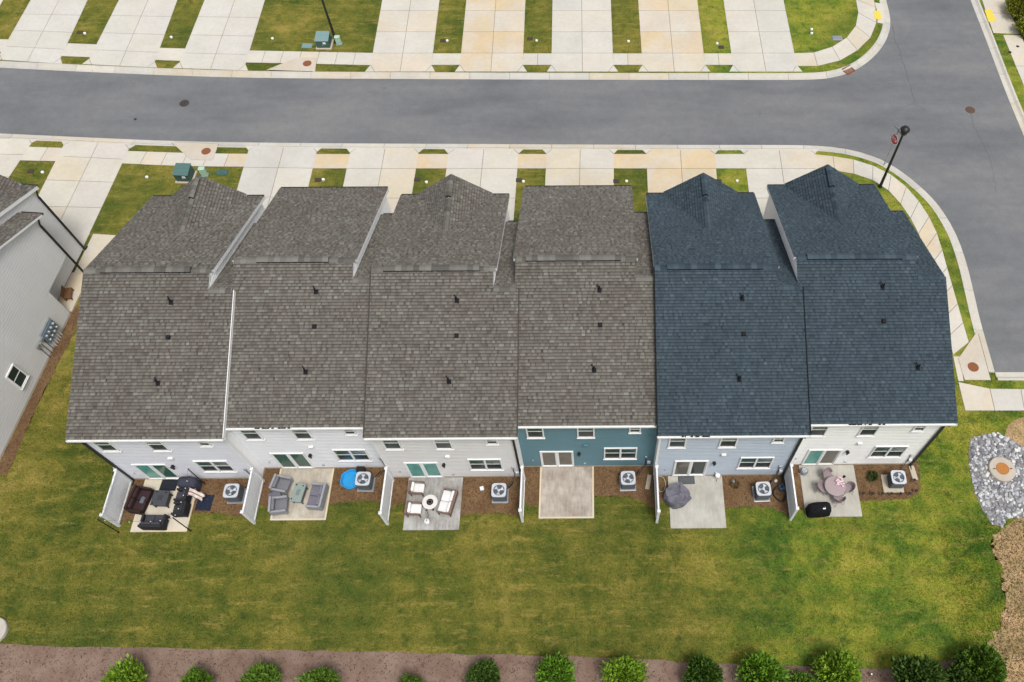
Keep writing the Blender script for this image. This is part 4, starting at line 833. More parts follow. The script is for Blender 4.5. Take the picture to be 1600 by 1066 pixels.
# ------------------------------------------------------------------ patio furniture
ZP = .062
def put(px, zc, zb=ZP):
    c = G(*px, zc); return Vector((c.x, c.y, zb))
def seat_thing(name, cat, px, rz, w, label, frame, fcol, cush, ccol, d=.80, seats=1, hb=.78, zc=.4, zb=ZP, group=None, solid=True, pillow=None):
    """faces local -y"""
    r = empty(name, put(px, zc, zb), rz, label=label, cat=cat); 
    if group: r['group'] = group
    if solid: MB().rbox(-w / 2 + .1, w / 2 - .1, -d / 2, d / 2 - .1, .10, .30, .02).build('base', frame, r, color=fcol)
    else: MB().rbox(-w / 2 + .05, w / 2 - .05, -d / 2, d / 2 - .06, .24, .30, .015).build('seat_frame', frame, r, color=fcol)
    for s in (-1, 1):
        x0, x1 = sorted((s * w / 2, s * (w / 2 - (.12 if solid else .07))))
        MB().rbox(x0, x1, -d / 2 - .02, d / 2 - .04, .10 if solid else .50, .60, .03).build('armrest', frame, r, color=fcol)
        for y in (-d / 2 + .04, d / 2 - .08): MB().box(min(s * (w / 2 - .02), s * (w / 2 - .08)), max(s * (w / 2 - .02), s * (w / 2 - .08)), y - .03, y + .03, 0, .12 if solid else .51).build('leg', frame, r, color=fcol)
    MB().add(*(lambda q: (q.v, q.f))(MB().rbox(-w / 2 + .02, w / 2 - .02, d / 2 - .13, d / 2, .12 if solid else .30, hb, .03, M=Matrix.Translation((0, .02, 0)) @ Matrix.Shear('XZ', 4, (0, .0)) ))).build('backrest', frame, r, color=fcol)
    sw = (w - (.26 if solid else .16)) / seats
    for i in range(seats):
        x = -w / 2 + (.13 if solid else .08) + i * sw; MB().rbox(x + .008, x + sw - .008, -d / 2 - .02, d / 2 - .14, .30, .44, .05).build('seat_cushion', cush, r, True, color=jit(ccol))
        MB().rbox(x + .008, x + sw - .008, d / 2 - .28, d / 2 - .12, .43, hb - .02, .06, M=Matrix.Translation((0, 0, 0))).build('back_cushion', cush, r, True, color=jit(ccol))
    if pillow: MB().rbox(-.2, .2, -.12, .1, .46, .62, .08, M=Matrix.Rotation(.4, 4, 'X')).build('pillow', cush, r, True, color=pillow)
    return r
BR = (.032, .018, .017); BK = (.026, .026, .030); CH = (.050, .050, .060); HALF = math.pi / 2
# patio of the pale grey townhouse
seat_thing('patio_loveseat', 'loveseat', (219, 782), HALF - .16, 1.45, 'dark brown wicker loveseat beside the wired white fence', M_CLOTH, BR, M_CLOTH, (.038, .021, .022), .82, 2, .80, pillow=(.10, .11, .13))
seat_thing('patio_loveseat', 'loveseat', (241, 816), math.pi - .02, 1.30, 'black wicker loveseat at the lawn edge of the cream patio', M_CLOTH, BK, M_CLOTH, CH, .75, 2, .74)
seat_thing('patio_armchair', 'armchair', (287, 775), -HALF - .05, .72, 'black patio armchair under the striped towel', M_CLOTH, BK, M_CLOTH, CH, .72)
seat_thing('patio_armchair', 'armchair', (283, 796), -HALF + .02, .74, 'black patio armchair between the square fire table and the string light pole', M_CLOTH, BK, M_CLOTH, (.03, .033, .035), .74)
def fire_table(px, w, d, h, rz, label, topc, sidec, burner=True):
    r = empty('fire_table', put(px, h), rz, label=label, cat='fire table'); MB().rbox(-w / 2, w / 2, -d / 2, d / 2, h - .07, h, .015).build('top', M_PAINT, r, color=topc)
    MB().rbox(-w * .38, w * .38, -d * .38, d * .38, .04, h - .07, .02).build('base', M_PAINT, r, color=sidec)
    for x in (-1, 1):
        for y in (-1, 1): MB().box(x * w * .40 - .03, x * w * .40 + .03, y * d * .40 - .03, y * d * .40 + .03, 0, h - .07).build('leg', M_PAINT, r, color=sidec)
    MB().rbox(-w * .16, w * .16, -d * .16, d * .16, h - .002, h + .012, .005).build('burner_lid', M_PAINT, r, color=tuple(x * .7 for x in topc))
    for x, y in ((-.36, -.38), (.3, .36), (-.3, .38)): MB().lathe([(.035, h), (.035, h + .05), (.03, h + .055)], 10, c=(x * w, y * d, 0)).build('knob', M_BLACK, r)
    return r
fire_table((250.5, 778.5), .86, .86, .58, -.04, 'square black fire table on the cream patio', (.050, .053, .062), (.022, .022, .025))
def mat(px, w, d, rz, label, col, zb=ZP):
    b = MB(); b.rbox(-w / 2, w / 2, -d / 2, d / 2, .0, .022, .008); o = b.build('floor_mat', M_CLOTH, loc=put(px, zb, zb), rz=rz, color=col); tag(o, label, 'mat'); MB().rbox(-w / 2 + .06, w / 2 - .06, -d / 2 + .06, d / 2 - .06, .018, .027, .004).build('raised_field', M_CLOTH, o, color=tuple(x * 1.2 for x in col)); return o
mat((264, 758), .92, .66, -.05, 'black mat before the sliding door of the pale grey townhouse', (.016, .018, .024)); mat((320, 785.5), .86, .92, -.04, 'navy mat lying on mulch beside the cream patio', (.013, .018, .035), .016)
mat((1072.5, 750.5), .92, .48, .03, 'dark grey doormat before the light blue townhouse', (.075, .080, .085))
def covered_grill(px, w, d, h, rz, label, col, zc=None, zb=ZP, logo=False):
    r = empty('covered_grill', put(px, zc or h * .6, zb), rz, label=label, cat='grill cover'); n = 40; vs = []; rings = [(1.0, .0, .03), (1.03, .15, .045), (1.0, .45, .03), (.98, .66, .02), (.93, .80, .015), (.72, .93, .01), (.38, 1.0, .006)]
    for sc, zz, am in rings:
        for i in range(n):
            a = 2 * math.pi * i / n; c_, s_ = math.cos(a), math.sin(a); t = 1 / (abs(c_) ** 5 + abs(s_) ** 5) ** .2; f = 1 + am * math.sin(i * 2.9 + zz * 3) + am * .8 * math.sin(i * 1.3)
            vs.append((c_ * t * w / 2 * sc * f, s_ * t * d / 2 * (sc if zz < .9 else sc * .8) * f, zz * h * (1 - (.06 if abs(c_ * t) > .8 and zz > .7 else 0))))
    k = len(rings); b = MB(); b.add(vs, [(i * n + j, i * n + (j + 1) % n, (i + 1) * n + (j + 1) % n, (i + 1) * n + j) for i in range(k - 1) for j in range(n)] + [tuple((k - 1) * n + j for j in range(n)), tuple(range(n - 1, -1, -1))]); b.build('cover', M_CLOTH, r, True, color=col)
    b = MB(); pts = [(math.cos(t) * w * .515 / (abs(math.cos(t)) ** 5 + abs(math.sin(t)) ** 5) ** .2, math.sin(t) * d * .515 / (abs(math.cos(t)) ** 5 + abs(math.sin(t)) ** 5) ** .2, .09) for t in [2 * math.pi * i / 40 for i in range(41)]]; b.tube(pts, .012, 6); b.build('drawstring', M_CLOTH, r, color=tuple(x * .5 for x in col))
    if logo: MB().rbox(w * .05, w * .17, -d * .30, -d * .12, h * .96, h * .975, .004).build('label_patch', M_SIGNW, r)
    return r
def tarp(px, dia, h, rz, label, col):
    r = empty('tarp_cover', put(px, .45), rz, label=label, cat='cover'); n = 26; k = 9; vs = []; rg = random.Random(4); fold = [(rg.uniform(0, 6.28), rg.uniform(.05, .13), rg.uniform(.10, .30)) for _ in range(12)]
    for i in range(k + 1):
        t = i / k
        for j in range(n):
            a = 2 * math.pi * j / n; rad = dia / 2 * (1 - .0 * t) if t < .55 else dia / 2 * (1 - ((t - .55) / .45) ** 1.3 * .98); z = h * (t / .55) if t < .55 else h * (1 + .05 * math.sin(t * 9 + a * 3))
            f = sum(am * math.exp(-(((a - c_ + math.pi) % (2 * math.pi) - math.pi) / w_) ** 2) for c_, am, w_ in fold) * (1 - .6 * t); sag = .06 * math.sin(a * 2 + 1) * (t if t > .4 else 0) - .10 * math.exp(-((t - .78) / .12) ** 2) * (.5 + .5 * math.sin(a * 5))
            p = Vector((rad * (.92 + f) * math.cos(a), rad * (.92 + f) * math.sin(a) * .95, max(0, z + sag * h * .7))); q = noise.noise_vector(p * 2.6 + Vector((3, 1, 5))) * .16 + noise.noise_vector(p * 6) * .05; p += Vector((q.x, q.y, q.z * .8 if t > .1 else 0)); p.z = max(0, p.z); vs.append(tuple(p))
    MB().add(vs, [(i * n + j, i * n + (j + 1) % n, (i + 1) * n + (j + 1) % n, (i + 1) * n + j) for i in range(k) for j in range(n)] + [tuple(k * n + j for j in range(n))]).build('cover', M_CLOTH, r, False, color=col)
    MB().tube([(dia * .50 * math.cos(2 * math.pi * i / 40), dia * .475 * math.sin(2 * math.pi * i / 40), .10) for i in range(41)], .014, 6).build('drawstring', M_CLOTH, r, color=(.03, .03, .035)); return r
covered_grill((291, 752.5), 1.05, .58, .98, -.03, 'charcoal covered grill against the wall of the pale grey townhouse', (.045, .048, .068), .8)
covered_grill((1281, 794), 1.25, .62, 1.02, .07, 'black covered grill at the lawn edge beside the round table', (.009, .009, .011), .72, logo=True)
tarp((1057.5, 773.5), 1.38, .66, .3, 'lumpy grey tarpaulin over a round fire pit on the light blue townhouse patio', (.135, .132, .158))
# striped towel draped on chair
c = put((303, 771), .62, 0); b = MB(); n = 18; m_ = 10; vs = []
for i in range(n + 1):
    for j in range(m_ + 1):
        x = (i / n - .5) * .95; y = (j / m_ - .5) * .42; z = .72 - 1.1 * max(0, x - .05) ** 1.3 - .6 * max(0, -x - .35) + .035 * math.sin(i * 1.3 + j * .7) + .02 * math.sin(j * 2.2); vs.append((x + .03 * math.sin(j), y + .04 * math.sin(i * .9), max(.1, z)))
b.add(vs, [(i * (m_ + 1) + j, (i + 1) * (m_ + 1) + j, (i + 1) * (m_ + 1) + j + 1, i * (m_ + 1) + j + 1) for i in range(n) for j in range(m_)])
def towel():
    m = Mat('striped_towel', .9, .1); w = m.n('TexWave', wave_type='BANDS', bands_direction='Y'); w.inputs['Scale'].default_value = 1.6; w.inputs['Distortion'].default_value = .4; m.l(m.n('TexCoord').outputs['Object'], w.inputs['Vector']); m.col(m.ramp(w.outputs[0], [(0., (.16, .12, .11)), (.10, (.18, .13, .12)), (.18, (.55, .45, .41)), (1., (.62, .52, .48))])); return m.m
o = b.build('striped_towel', towel(), loc=c, rz=-.35, smooth=True); tag(o, 'cream towel with dark stripes draped over a black armchair', 'towel'); sm = o.modifiers.new('thick', 'SOLIDIFY'); sm.thickness = .012
# string lights
poles = [(320, 756, 'at the wall side of the cream patio'), (298, 829.5, 'at the lawn corner of the cream patio'), (185.5, 832, 'at the outer end of the wired fence')]
tops = []
for x, y, d_ in poles:
    c = G(x, y); r = empty('light_pole', (c.x, c.y, 0), label='thin black string light pole ' + d_, cat='pole', group='string light poles'); MB().tube([(0, 0, -.05), (0, 0, 2.15)], .030, 8).build('shaft', M_BLACK, r); MB().tube([(0, 0, 2.1), (0, 0, 2.16), (.05, .03, 2.17), (.05, .03, 2.12)], .01, 6).build('hook', M_BLACK, r); MB().lathe([(.06, 0), (.03, .05)], 8).build('foot', M_BLACK, r); tops.append(Vector((c.x, c.y, 2.13)))
w0 = HP(1, .25, -.1, 2.6); seq = [tops[0], tops[1], tops[2], w0]
r = empty('string_lights', tops[0], label='string of small bulbs slung between poles and wall round the cream patio', cat='string lights')
b = MB(); bulbs = []
for p, q, sag in ((seq[0], seq[1], .25), (seq[1], seq[2], .45), (seq[2], seq[3], .40)):
    pts = []
    for i in range(15):
        t = i / 14; v = p.lerp(q, t); v.z -= sag * 4 * t * (1 - t); pts.append(v - tops[0])
        if 0 < i < 14 and i % 2: bulbs.append(v - tops[0])
    b.tube(pts, .007, 5)
b.build('cable', M_BLACK, r)
for v in bulbs: MB().lathe([(.012, -.01), (.03, -.06), (.022, -.10), (.005, -.115)], 8, c=tuple(v)).build('bulb', M_VINYL, r)
# patio of the white townhouse
GR, LG = (.15, .152, .165), (.25, .255, .27)
seat_thing('club_chair', 'armchair', (440, 757.5), HALF - .30 + .1, .92, 'grey club chair turned beside the house wall, above the ottoman', M_CLOTH, LG, M_CLOTH, GR, .88, 1, .74)
seat_thing('club_chair', 'armchair', (436, 790), HALF + .12, .92, 'grey club chair at the lawn corner, below the ottoman', M_CLOTH, LG, M_CLOTH, GR, .88, 1, .74)
seat_thing('patio_loveseat', 'loveseat', (496, 776), -HALF - .08, 1.42, 'grey loveseat facing the rectangular fire table', M_CLOTH, LG, M_CLOTH, (.15, .145, .175), .84, 2, .76)
o = empty('ottoman', put((430, 776), .35), .5, label='grey ottoman squeezed between two club chairs', cat='ottoman'); MB().rbox(-.33, .33, -.28, .28, .06, .28, .03).build('base', M_CLOTH, o, color=LG); MB().rbox(-.33, .33, -.28, .28, .28, .42, .06).build('cushion', M_CLOTH, o, True, color=(.13, .125, .155))
for x in (-.25, .25):
    for y in (-.2, .2): MB().box(x - .03, x + .03, y - .03, y + .03, 0, .06).build('leg', M_BLACK, o)
fire_table((466, 770), .62, 1.08, .58, -.12, 'rectangular grey green fire table between grey seats', (.21, .255, .24), (.10, .105, .11))
c = put((549, 750), .1, .015); o = empty('play_pool', c, label='bright blue plastic play pool tucked behind the air conditioner', cat='play pool')
n = 36; out = []
for i in range(n):
    a = 2 * math.pi * i / n; out.append((.52 + .035 * abs(math.sin(a * 3)), a))
prof = [(1.0, 0), (1.06, .2), (1.08, .22), (1.0, .22), (.90, .06)]
vs = [(rr * s_ * math.cos(a), rr * s_ * math.sin(a), z) for s_, z in prof for rr, a in out]; MB().add(vs, [(i * n + j, i * n + (j + 1) % n, (i + 1) * n + (j + 1) % n, (i + 1) * n + j) for i in range(4) for j in range(n)] + [tuple(4 * n + j for j in range(n))]).build('shell', M_BLUEP, o, True)
MB().rbox(.1, .42, -.05, .2, .04, .16, .05).build('moulded_seat', M_BLUEP, o, True)
o = MB().rbox(-.22, .22, -.14, .14, 0, .35, .03).build('utility_box', M_BLACK, loc=put((563.5, 733.5), .3, .015), rz=ALPHA); tag(o, 'black plastic box against the wall of the white townhouse', 'box'); MB().rbox(-.23, .23, -.15, .15, .35, .39, .01).build('lid', M_BLACK, o)
# patio of the warm grey townhouse
WC = (.66, .65, .64); WF = (.17, .115, .095)
seat_thing('cushioned_chair', 'armchair', (651.5, 763.5), HALF - .05, .72, 'white cushioned chair with brown frame next to the sliding door', M_CLOTH, WF, M_CLOTH, WC, .78, 1, .72, solid=False)
seat_thing('cushioned_chair', 'armchair', (646.5, 796), HALF - .03, .74, 'white cushioned chair with brown frame beside the propane tank', M_CLOTH, WF, M_CLOTH, WC, .80, 1, .72, solid=False)
seat_thing('patio_loveseat', 'loveseat', (700, 785), -HALF - .20, 1.42, 'white cushioned loveseat with brown frame by the round fire table', M_CLOTH, WF, M_CLOTH, WC, .78, 2, .70, solid=False)
r = empty('round_fire_table', put((672, 785), .5), 0, label='round white topped fire table with brown burner bowl', cat='fire table')
MB().lathe([(.40, .46), (.42, .49), (.42, .51), (.40, .52), (.20, .52), (.20, .50)], 32).build('top', M_PAINT, r, color=(.58, .56, .54)); MB().lathe([(.19, .50), (.17, .505), (.15, .49)], 20).build('burner_bowl', M_WOOD, r); MB().tube([(.10 * math.cos(a), .10 * math.sin(a), .515) for a in [2 * math.pi * i / 16 for i in range(17)]], .012, 6).build('burner_ring', M_STEEL, r); MB().lathe([(.24, 0), (.22, .1), (.20, .46)], 20).build('base', M_IRON, r)
r = empty('propane_tank', put((667, 815), .3), 0, label='white propane tank standing on the grey stained patio', cat='gas tank'); MB().lathe([(.11, .0), (.12, .04), (.155, .09), (.155, .27), (.13, .34), (.06, .37)], 20).build('cylinder', M_VINYL, r, True); MB().lathe([(.10, .36), (.105, .44), (.095, .44), (.09, .37)], 16, closed=False).build('collar', M_VINYL, r); MB().lathe([(.025, .37), (.025, .43)], 8).build('valve', M_BLACK, r)
p0 = put((667, 815), .3); p1 = put((668, 795), .05); b = MB(); q = p1 - p0; b.tube([(0, 0, .43), (.02, .08, .44), (q.x * .4 + .05, q.y * .5, .05), (q.x - .08, q.y, .03), (q.x + .2, q.y + .05, .03)], .012, 6); o = b.build('gas_hose', M_BLACK, loc=p0); tag(o, 'thin black gas hose from propane tank to round fire table', 'hose')
for x, y in ((666.5, 797.5), (677, 797)): o = MB().lathe([(.05, 0), (.06, .03), (.05, .05)], 12).build('table_caster', M_BLACK, loc=put((x, y), .05)); tag(o, 'small black wheel on the patio between fire table and propane tank', 'wheel', 'two loose wheels on the stained patio'); MB().lathe([(.02, .05), (.02, .08)], 8).build('axle', M_STEEL, o)
o = MB().rbox(-.10, .10, -.10, .10, 0, .16, .02).build('irrigation_box', M_VINYL, loc=put((753, 763.5), .12, .015), rz=.3); tag(o, 'small white cube standing on mulch behind the warm grey townhouse', 'box'); MB().rbox(-.105, .105, -.105, .105, .16, .18, .005).build('lid', M_VINYL, o)
# teal townhouse yard
c = put((1013.5, 751), .3, .016); o = MB().rbox(-.12, .12, -.42, .42, 0, .05, .012, M=Matrix.Rotation(.10, 4, 'X')).build('splash_block', M_FOUND, loc=(c.x, c.y, .06), rz=-.2); tag(o, 'grey concrete splash block beside the fence of the teal townhouse', 'splash block'); MB().rbox(-.05, .05, -.38, .38, .05, .07, .008, M=Matrix.Rotation(.10, 4, 'X')).build('channel', M_FOUND, o)
# light blue townhouse yard
def hose(pts, r, label, mat_, name='garden_hose'):
    c = Vector((*pts[0][:2], 0)); q = [Vector(p) - c for p in pts]; s_ = []
    for i in range(len(q) - 1):
        for t in range(5):
            p_, a, b_, d_ = q[max(i - 1, 0)], q[i], q[i + 1], q[min(i + 2, len(q) - 1)]; u = t / 5; s_.append(.5 * ((2 * a) + (b_ - p_) * u + (2 * p_ - 5 * a + 4 * b_ - d_) * u * u + (3 * a - p_ - 3 * b_ + d_) * u ** 3))
    s_.append(q[-1]); o = MB().tube(s_, r, 7).build(name, mat_, loc=c, smooth=True); return tag(o, label, 'hose')
def gp(pts, z=.03): return [tuple(G(*p, z)) for p in pts]
hose(gp([(1030, 744), (1037, 747), (1040, 758), (1037, 767), (1031, 768), (1029, 763)], .04), .014, 'pale hose curled beside the fence of the light blue townhouse', M_MINT)
hose(gp([(1223.5, 742), (1224.5, 752), (1227, 765), (1226, 779), (1221, 783.5), (1214, 780), (1208, 772), (1210, 764), (1216, 760)], .06), .045, 'thick black corrugated pipe looped beside the air conditioner', M_BLACK, 'drain_pipe')
hose(gp([(1226, 750), (1229, 764), (1228.5, 776), (1224, 781)], .10), .035, 'second black pipe coil against the white fence', M_BLACK, 'drain_pipe')
for p, l in (((1145.5, 752), 'white cap standing in the mulch beside the grey covered item patio'), ((1212, 751.5), 'white cap beside the black pipe loop'), ((1040.5, 736), 'white globe sensor at the wall of the light blue townhouse')):
    o = MB().lathe([(.06, 0), (.09, .06), (.09, .14), (.04, .2)], 14).build('white_cap', M_SIGNW, loc=put(p, .1, .012), smooth=True); tag(o, l, 'cap'); MB().lathe([(.03, .19), (.03, .23)], 8).build('stem', M_SIGNW, o)
r = empty('plant_stand', put((1121, 745), .3), .3, label='small white topped plant stand with splayed legs by the light blue wall', cat='plant stand'); MB().lathe([(.13, .40), (.14, .43), (.13, .45)], 16).build('top', M_VINYL, r)
for i in range(3): a = i * 2.1; MB().tube([(.06 * math.cos(a), .06 * math.sin(a), .4), (.2 * math.cos(a), .2 * math.sin(a), 0)], .014, 6).build('leg', M_WOOD, r)
o = MB().rbox(-.16, .16, -.16, .16, 0, .22, .04).build('hose_reel', simple('dull_blue_plastic', (.04, .09, .14), .5, .3), loc=put((1221.5, 761), .2, .016), rz=.4); tag(o, 'dull blue plastic box inside the black pipe loop', 'box'); MB().lathe([(.08, .22), (.08, .26)], 12).build('reel_cap', M_BLACK, o)
# white end townhouse patio
MV = (.275, .215, .225)
r = empty('round_table', put((1304.5, 760), .7), 0, label='round mauve patio table with pink cloth on top', cat='table'); MB().lathe([(.55, .68), (.575, .70), (.575, .715), (.55, .725)], 36).build('top', M_PAINT, r, color=(.30, .235, .245)); MB().lathe([(.05, .05), (.05, .69)], 10).build('pedestal', M_PAINT, r, color=MV)
for i in range(4): a = i * HALF + .6; MB().tube([(.42 * math.cos(a), .42 * math.sin(a), .69), (.40 * math.cos(a), .40 * math.sin(a), .02)], .018, 8).build('leg', M_PAINT, r, color=MV)
def bucket_chair(px, rz, label):
    r = empty('bucket_chair', put(px, .55), rz, label=label, cat='chair', group='mauve chairs at the round table'); n = 14; vs = []
    for i in range(n + 1):
        a = math.pi * i / n; x, y = .30 * math.cos(a), .30 * math.sin(a) - .05; h = .62 + .22 * math.sin(a) ** .7; vs += [(x * .85, y * .85, .43), (x * 1.02, y * 1.05, h), (x * .97, y * .99, h), (x * .80, y * .80, .44)]
    MB().add(vs, [(4 * i + j, 4 * i + (j + 1) % 4, 4 * i + 4 + (j + 1) % 4, 4 * i + 4 + j) for i in range(n) for j in range(4)]).build('backrest', M_CLOTH, r, True, color=MV)
    MB().rbox(-.26, .26, -.30, .20, .40, .46, .03).build('seat', M_CLOTH, r, True, color=(.25, .205, .21)); b = MB()
    for s_ in (-1, 1):
        for y in (-.25, .2): MB().tube([(s_ * .22, y, .4), (s_ * .26, y * 1.15, 0)], .014, 6).build('leg', M_PAINT, r, color=MV)
bucket_chair((1292.5, 740.5), .50, 'mauve bucket chair between the round table and the sliding door'); bucket_chair((1283, 761), 1.35, 'mauve bucket chair between the round table and the privacy fence'); bucket_chair((1327, 762), -1.45, 'mauve bucket chair between the round table and the mulch bed'); bucket_chair((1312, 780), math.pi + .25, 'mauve bucket chair between the round table and the lawn')
b = MB()
for i in range(26): a = random.random() * 6.28; rr = random.random() * .22; b.rbox(rr * math.cos(a) - .06, rr * math.cos(a) + .06, rr * math.sin(a) * 1.3 - .05, rr * math.sin(a) * 1.3 + .05, 0, random.uniform(.05, .16), .03)
o = b.build('pink_cloth', M_CLOTH, loc=put((1312, 754), .78, .787), smooth=True, color=(.60, .44, .49)); tag(o, 'crumpled pale pink cloth on the round mauve table', 'cloth')
o = MB().lathe([(.055, 0), (.07, .15), (.075, .16), (.06, .16), (.05, .03)], 14).build('planter_cup', M_BLACK, loc=put((1318, 746), .8, .787)); tag(o, 'small black cup at the edge of the round mauve table', 'cup'); MB().tube([(.07, 0, .04), (.11, 0, .07), (.11, 0, .11), (.072, 0, .13)], .008, 6).build('handle', M_BLACK, o)
r = empty('watering_can', put((1256.5, 736.5), .25), .5, label='grey metal watering can on the patio by the white house corner', cat='watering can'); MB().lathe([(.19, 0), (.22, .08), (.21, .26), (.15, .34), (.14, .34)], 18).build('body', M_STEEL, r, True); MB().tube([(-.18, 0, .1), (-.34, 0, .22), (-.42, 0, .34)], .03, 8).build('spout', M_STEEL, r); MB().tube([(.15, 0, .32), (.1, 0, .46), (-.1, 0, .46), (-.15, 0, .32)], .015, 6).build('handle', M_STEEL, r)
for i, (x, y) in enumerate([(705, 694), (780, 694), (858, 694), (930, 694), (1005, 694), (1075, 692), (1130, 672), (1115, 585)]):
    c = G(1210 + x / 5.161, 640 + y / 5.161); r = empty('path_light', (c.x, c.y, 0), label=('small black path light edging the lawn side of the white end townhouse mulch bed' if i < 6 else ['small black path light at the rounded lawn corner of the mulch bed', 'small black path light between splash block and air conditioner'][i - 6]), cat='path light', group='path lights round the mulch bed'); MB().tube([(0, 0, -.03), (0, 0, .26)], .012, 6).build('stake', M_BLACK, r); MB().lathe([(.05, .26), (.055, .33), (.085, .34), (.03, .38)], 10).build('head', M_BLACK, r)
c = put((1427, 739), .05, .016); o = MB().rbox(-.15, .15, -.42, .42, 0, .07, .015).build('splash_block', M_FOUND, loc=c, rz=.1); tag(o, 'tan splash block under the downspout of the white end townhouse', 'splash block'); MB().box(-.08, .08, -.38, .38, .068, .074).build('channel', M_FOUND, o)

# ------------------------------------------------------------------ foliage
def foliage(n, rx, rz, seed, lsize=.10, zc=1.0):
    rg = np.random.default_rng(seed); vs = []; fs = []; tn = []
    lob = [(rg.normal(size=3), rg.uniform(.10, .28)) for _ in range(18)]; lob = [(d / np.linalg.norm(d), a) for d, a in lob]
    for i in range(n):
        d = rg.normal(size=3); d /= np.linalg.norm(d)
        if d[2] < -.75: continue
        k = 1 + sum(a * max(0, float(d @ e) - .80) / .20 for e, a in lob); q = rg.random() ** .35 * (1 if rg.random() > .12 else rg.uniform(1.05, 1.25))
        p = np.array([d[0] * rx, d[1] * rx, d[2] * rz]) * k * q * .9 + np.array([0, 0, zc])
        up = d * .8 + np.array([0, 0, .6]) + rg.normal(size=3) * .45; up /= np.linalg.norm(up); s_ = np.cross(up, rg.normal(size=3)); s_ /= np.linalg.norm(s_); L = lsize * rg.uniform(.7, 1.5); w = L * .30; f = np.cross(s_, up) * L * .12
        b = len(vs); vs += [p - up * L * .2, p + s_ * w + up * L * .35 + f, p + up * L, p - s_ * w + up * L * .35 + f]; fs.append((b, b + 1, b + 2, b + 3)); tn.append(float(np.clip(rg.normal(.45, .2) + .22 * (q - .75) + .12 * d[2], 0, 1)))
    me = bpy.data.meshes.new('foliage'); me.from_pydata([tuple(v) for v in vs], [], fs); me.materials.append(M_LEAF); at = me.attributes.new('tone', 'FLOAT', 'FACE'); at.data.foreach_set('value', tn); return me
FOL = [foliage(4600, .88, .90, s, .17, 1.02) for s in (1, 2, 3)]
BRIGHT, MIDG, DEEP = (.150, .260, .022), (.095, .180, .022), (.055, .105, .018)
def shrub(px, sc, variant, col, label, z=.0, sz=1.0, rot=None):
    c = G(*px, 1.0 * sc * sz); r = empty('shrub', (c.x, c.y, 0), random.random() * 6 if rot is None else rot, label=label, cat='shrub', group='shrubs in the mulch bed along the lawn'); sc *= 1.03; r.scale = (sc, sc, sc * sz)
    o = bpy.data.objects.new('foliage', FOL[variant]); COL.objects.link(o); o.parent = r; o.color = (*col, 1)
    MB().tube([(0, 0, -.05), (.02, .01, .5), (.0, .03, 1.2)], .05, 8, r2=.02).build('stem', M_BARK, r)
    for a in range(4): MB().tube([(.01, .01, .3 + .1 * a), (.3 * math.cos(a * 1.7), .3 * math.sin(a * 1.7), .8 + .1 * a)], .022, 6, r2=.008).build('branch', M_BARK, r)
SH = [((195, 1053), 1.0, BRIGHT, ''), ((308, 1056), .80, (.085, .165, .016), ''), ((405, 1058), 1.0, MIDG, ''), ((502, 1056), .92, MIDG, ''), ((645, 1064), .72, (.065, .130, .016), ''), ((757, 1050), .82, DEEP, ''), ((867, 1050), .95, (.095, .205, .017), ''), ((977, 1050), 1.0, BRIGHT, ''), ((1097, 1047), .92, (.044, .098, .012), ''), ((1192, 1052), 1.12, (.10, .21, .016), ''), ((1256, 1066), .72, MIDG, ''), ((1309, 1047), 1.08, BRIGHT, ''), ((1434, 1056), 1.22, DEEP, ''), ((1502, 1064), 1.0, DEEP, ''), ((1533, 1040), 1.12, (.065, .130, .013), '')]
SL = ['bright green shrub with orange tinged leaves in its middle', 'small light green shrub after the orange tinged one', 'wide mid green shrub, third along the mulch bed', 'mid green shrub, fourth along the mulch bed, before a wide gap', 'smallest shrub, low in the mulch bed after a wide gap', 'upright dark green shrub beside the smallest one', 'light green shrub between the upright dark one and a brighter round one', 'bright round shrub in the middle of the bed', 'dark leafed round shrub between two bright ones', 'wide bright shrub next to the low one at the bed edge', 'low mid green shrub squeezed between two wide bright ones', 'bright round shrub with pale tips before the black bed light', 'widest dark green shrub after the black bed light', 'dark shrub tucked beside the tall one at the sandy corner', 'tall mid green shrub at the sandy corner of the lawn']
for i, (p, s_, col_, _) in enumerate(SH): shrub((p[0], p[1] + (17 if i < 5 else 8)), s_ * .93, i % 3, col_, SL[i])
me = foliage(160, .5, .3, 9, .10, .15); c = G(195, 1050, 1.7)
BUSHM = foliage(4200, .9, .75, 5, .13, .75)
for p, s_, l in (((1597, 10), 1.15, 'yellow green bush beyond the side street pavement'), ((1612, 40), 1.0, 'second yellow green bush at the frame of the far pavement')):
    c = G(*p, .7); r = empty('bush', (c.x, c.y, 0), random.random() * 6, label=l, cat='bush'); r.scale = (s_,) * 3; o = bpy.data.objects.new('foliage', BUSHM); COL.objects.link(o); o.parent = r; o.color = (.18, .20, .02, 1); MB().tube([(0, 0, -.05), (0, .02, .8)], .05, 6, r2=.02).build('stem', M_BARK, r)
c = put((1364, 744.5), .15, .016); r = empty('small_plant', c, label='small dark green plant in the mulch of the white end townhouse', cat='plant'); o = bpy.data.objects.new('foliage', foliage(420, .24, .2, 12, .10, .2)); COL.objects.link(o); o.parent = r; o.color = (.05, .075, .02, 1); MB().tube([(0, 0, -.02), (0, 0, .25)], .012, 5).build('stem', M_BARK, r)
c = put((1148, 757), .15, .016); r = empty('small_plant', c, label='withered sparse plant in the mulch of the light blue townhouse', cat='plant'); o = bpy.data.objects.new('foliage', foliage(90, .26, .14, 13, .10, .13)); COL.objects.link(o); o.parent = r; o.color = (.07, .06, .03, 1); MB().tube([(0, 0, -.02), (0, 0, .2)], .012, 5).build('stem', M_BARK, r)
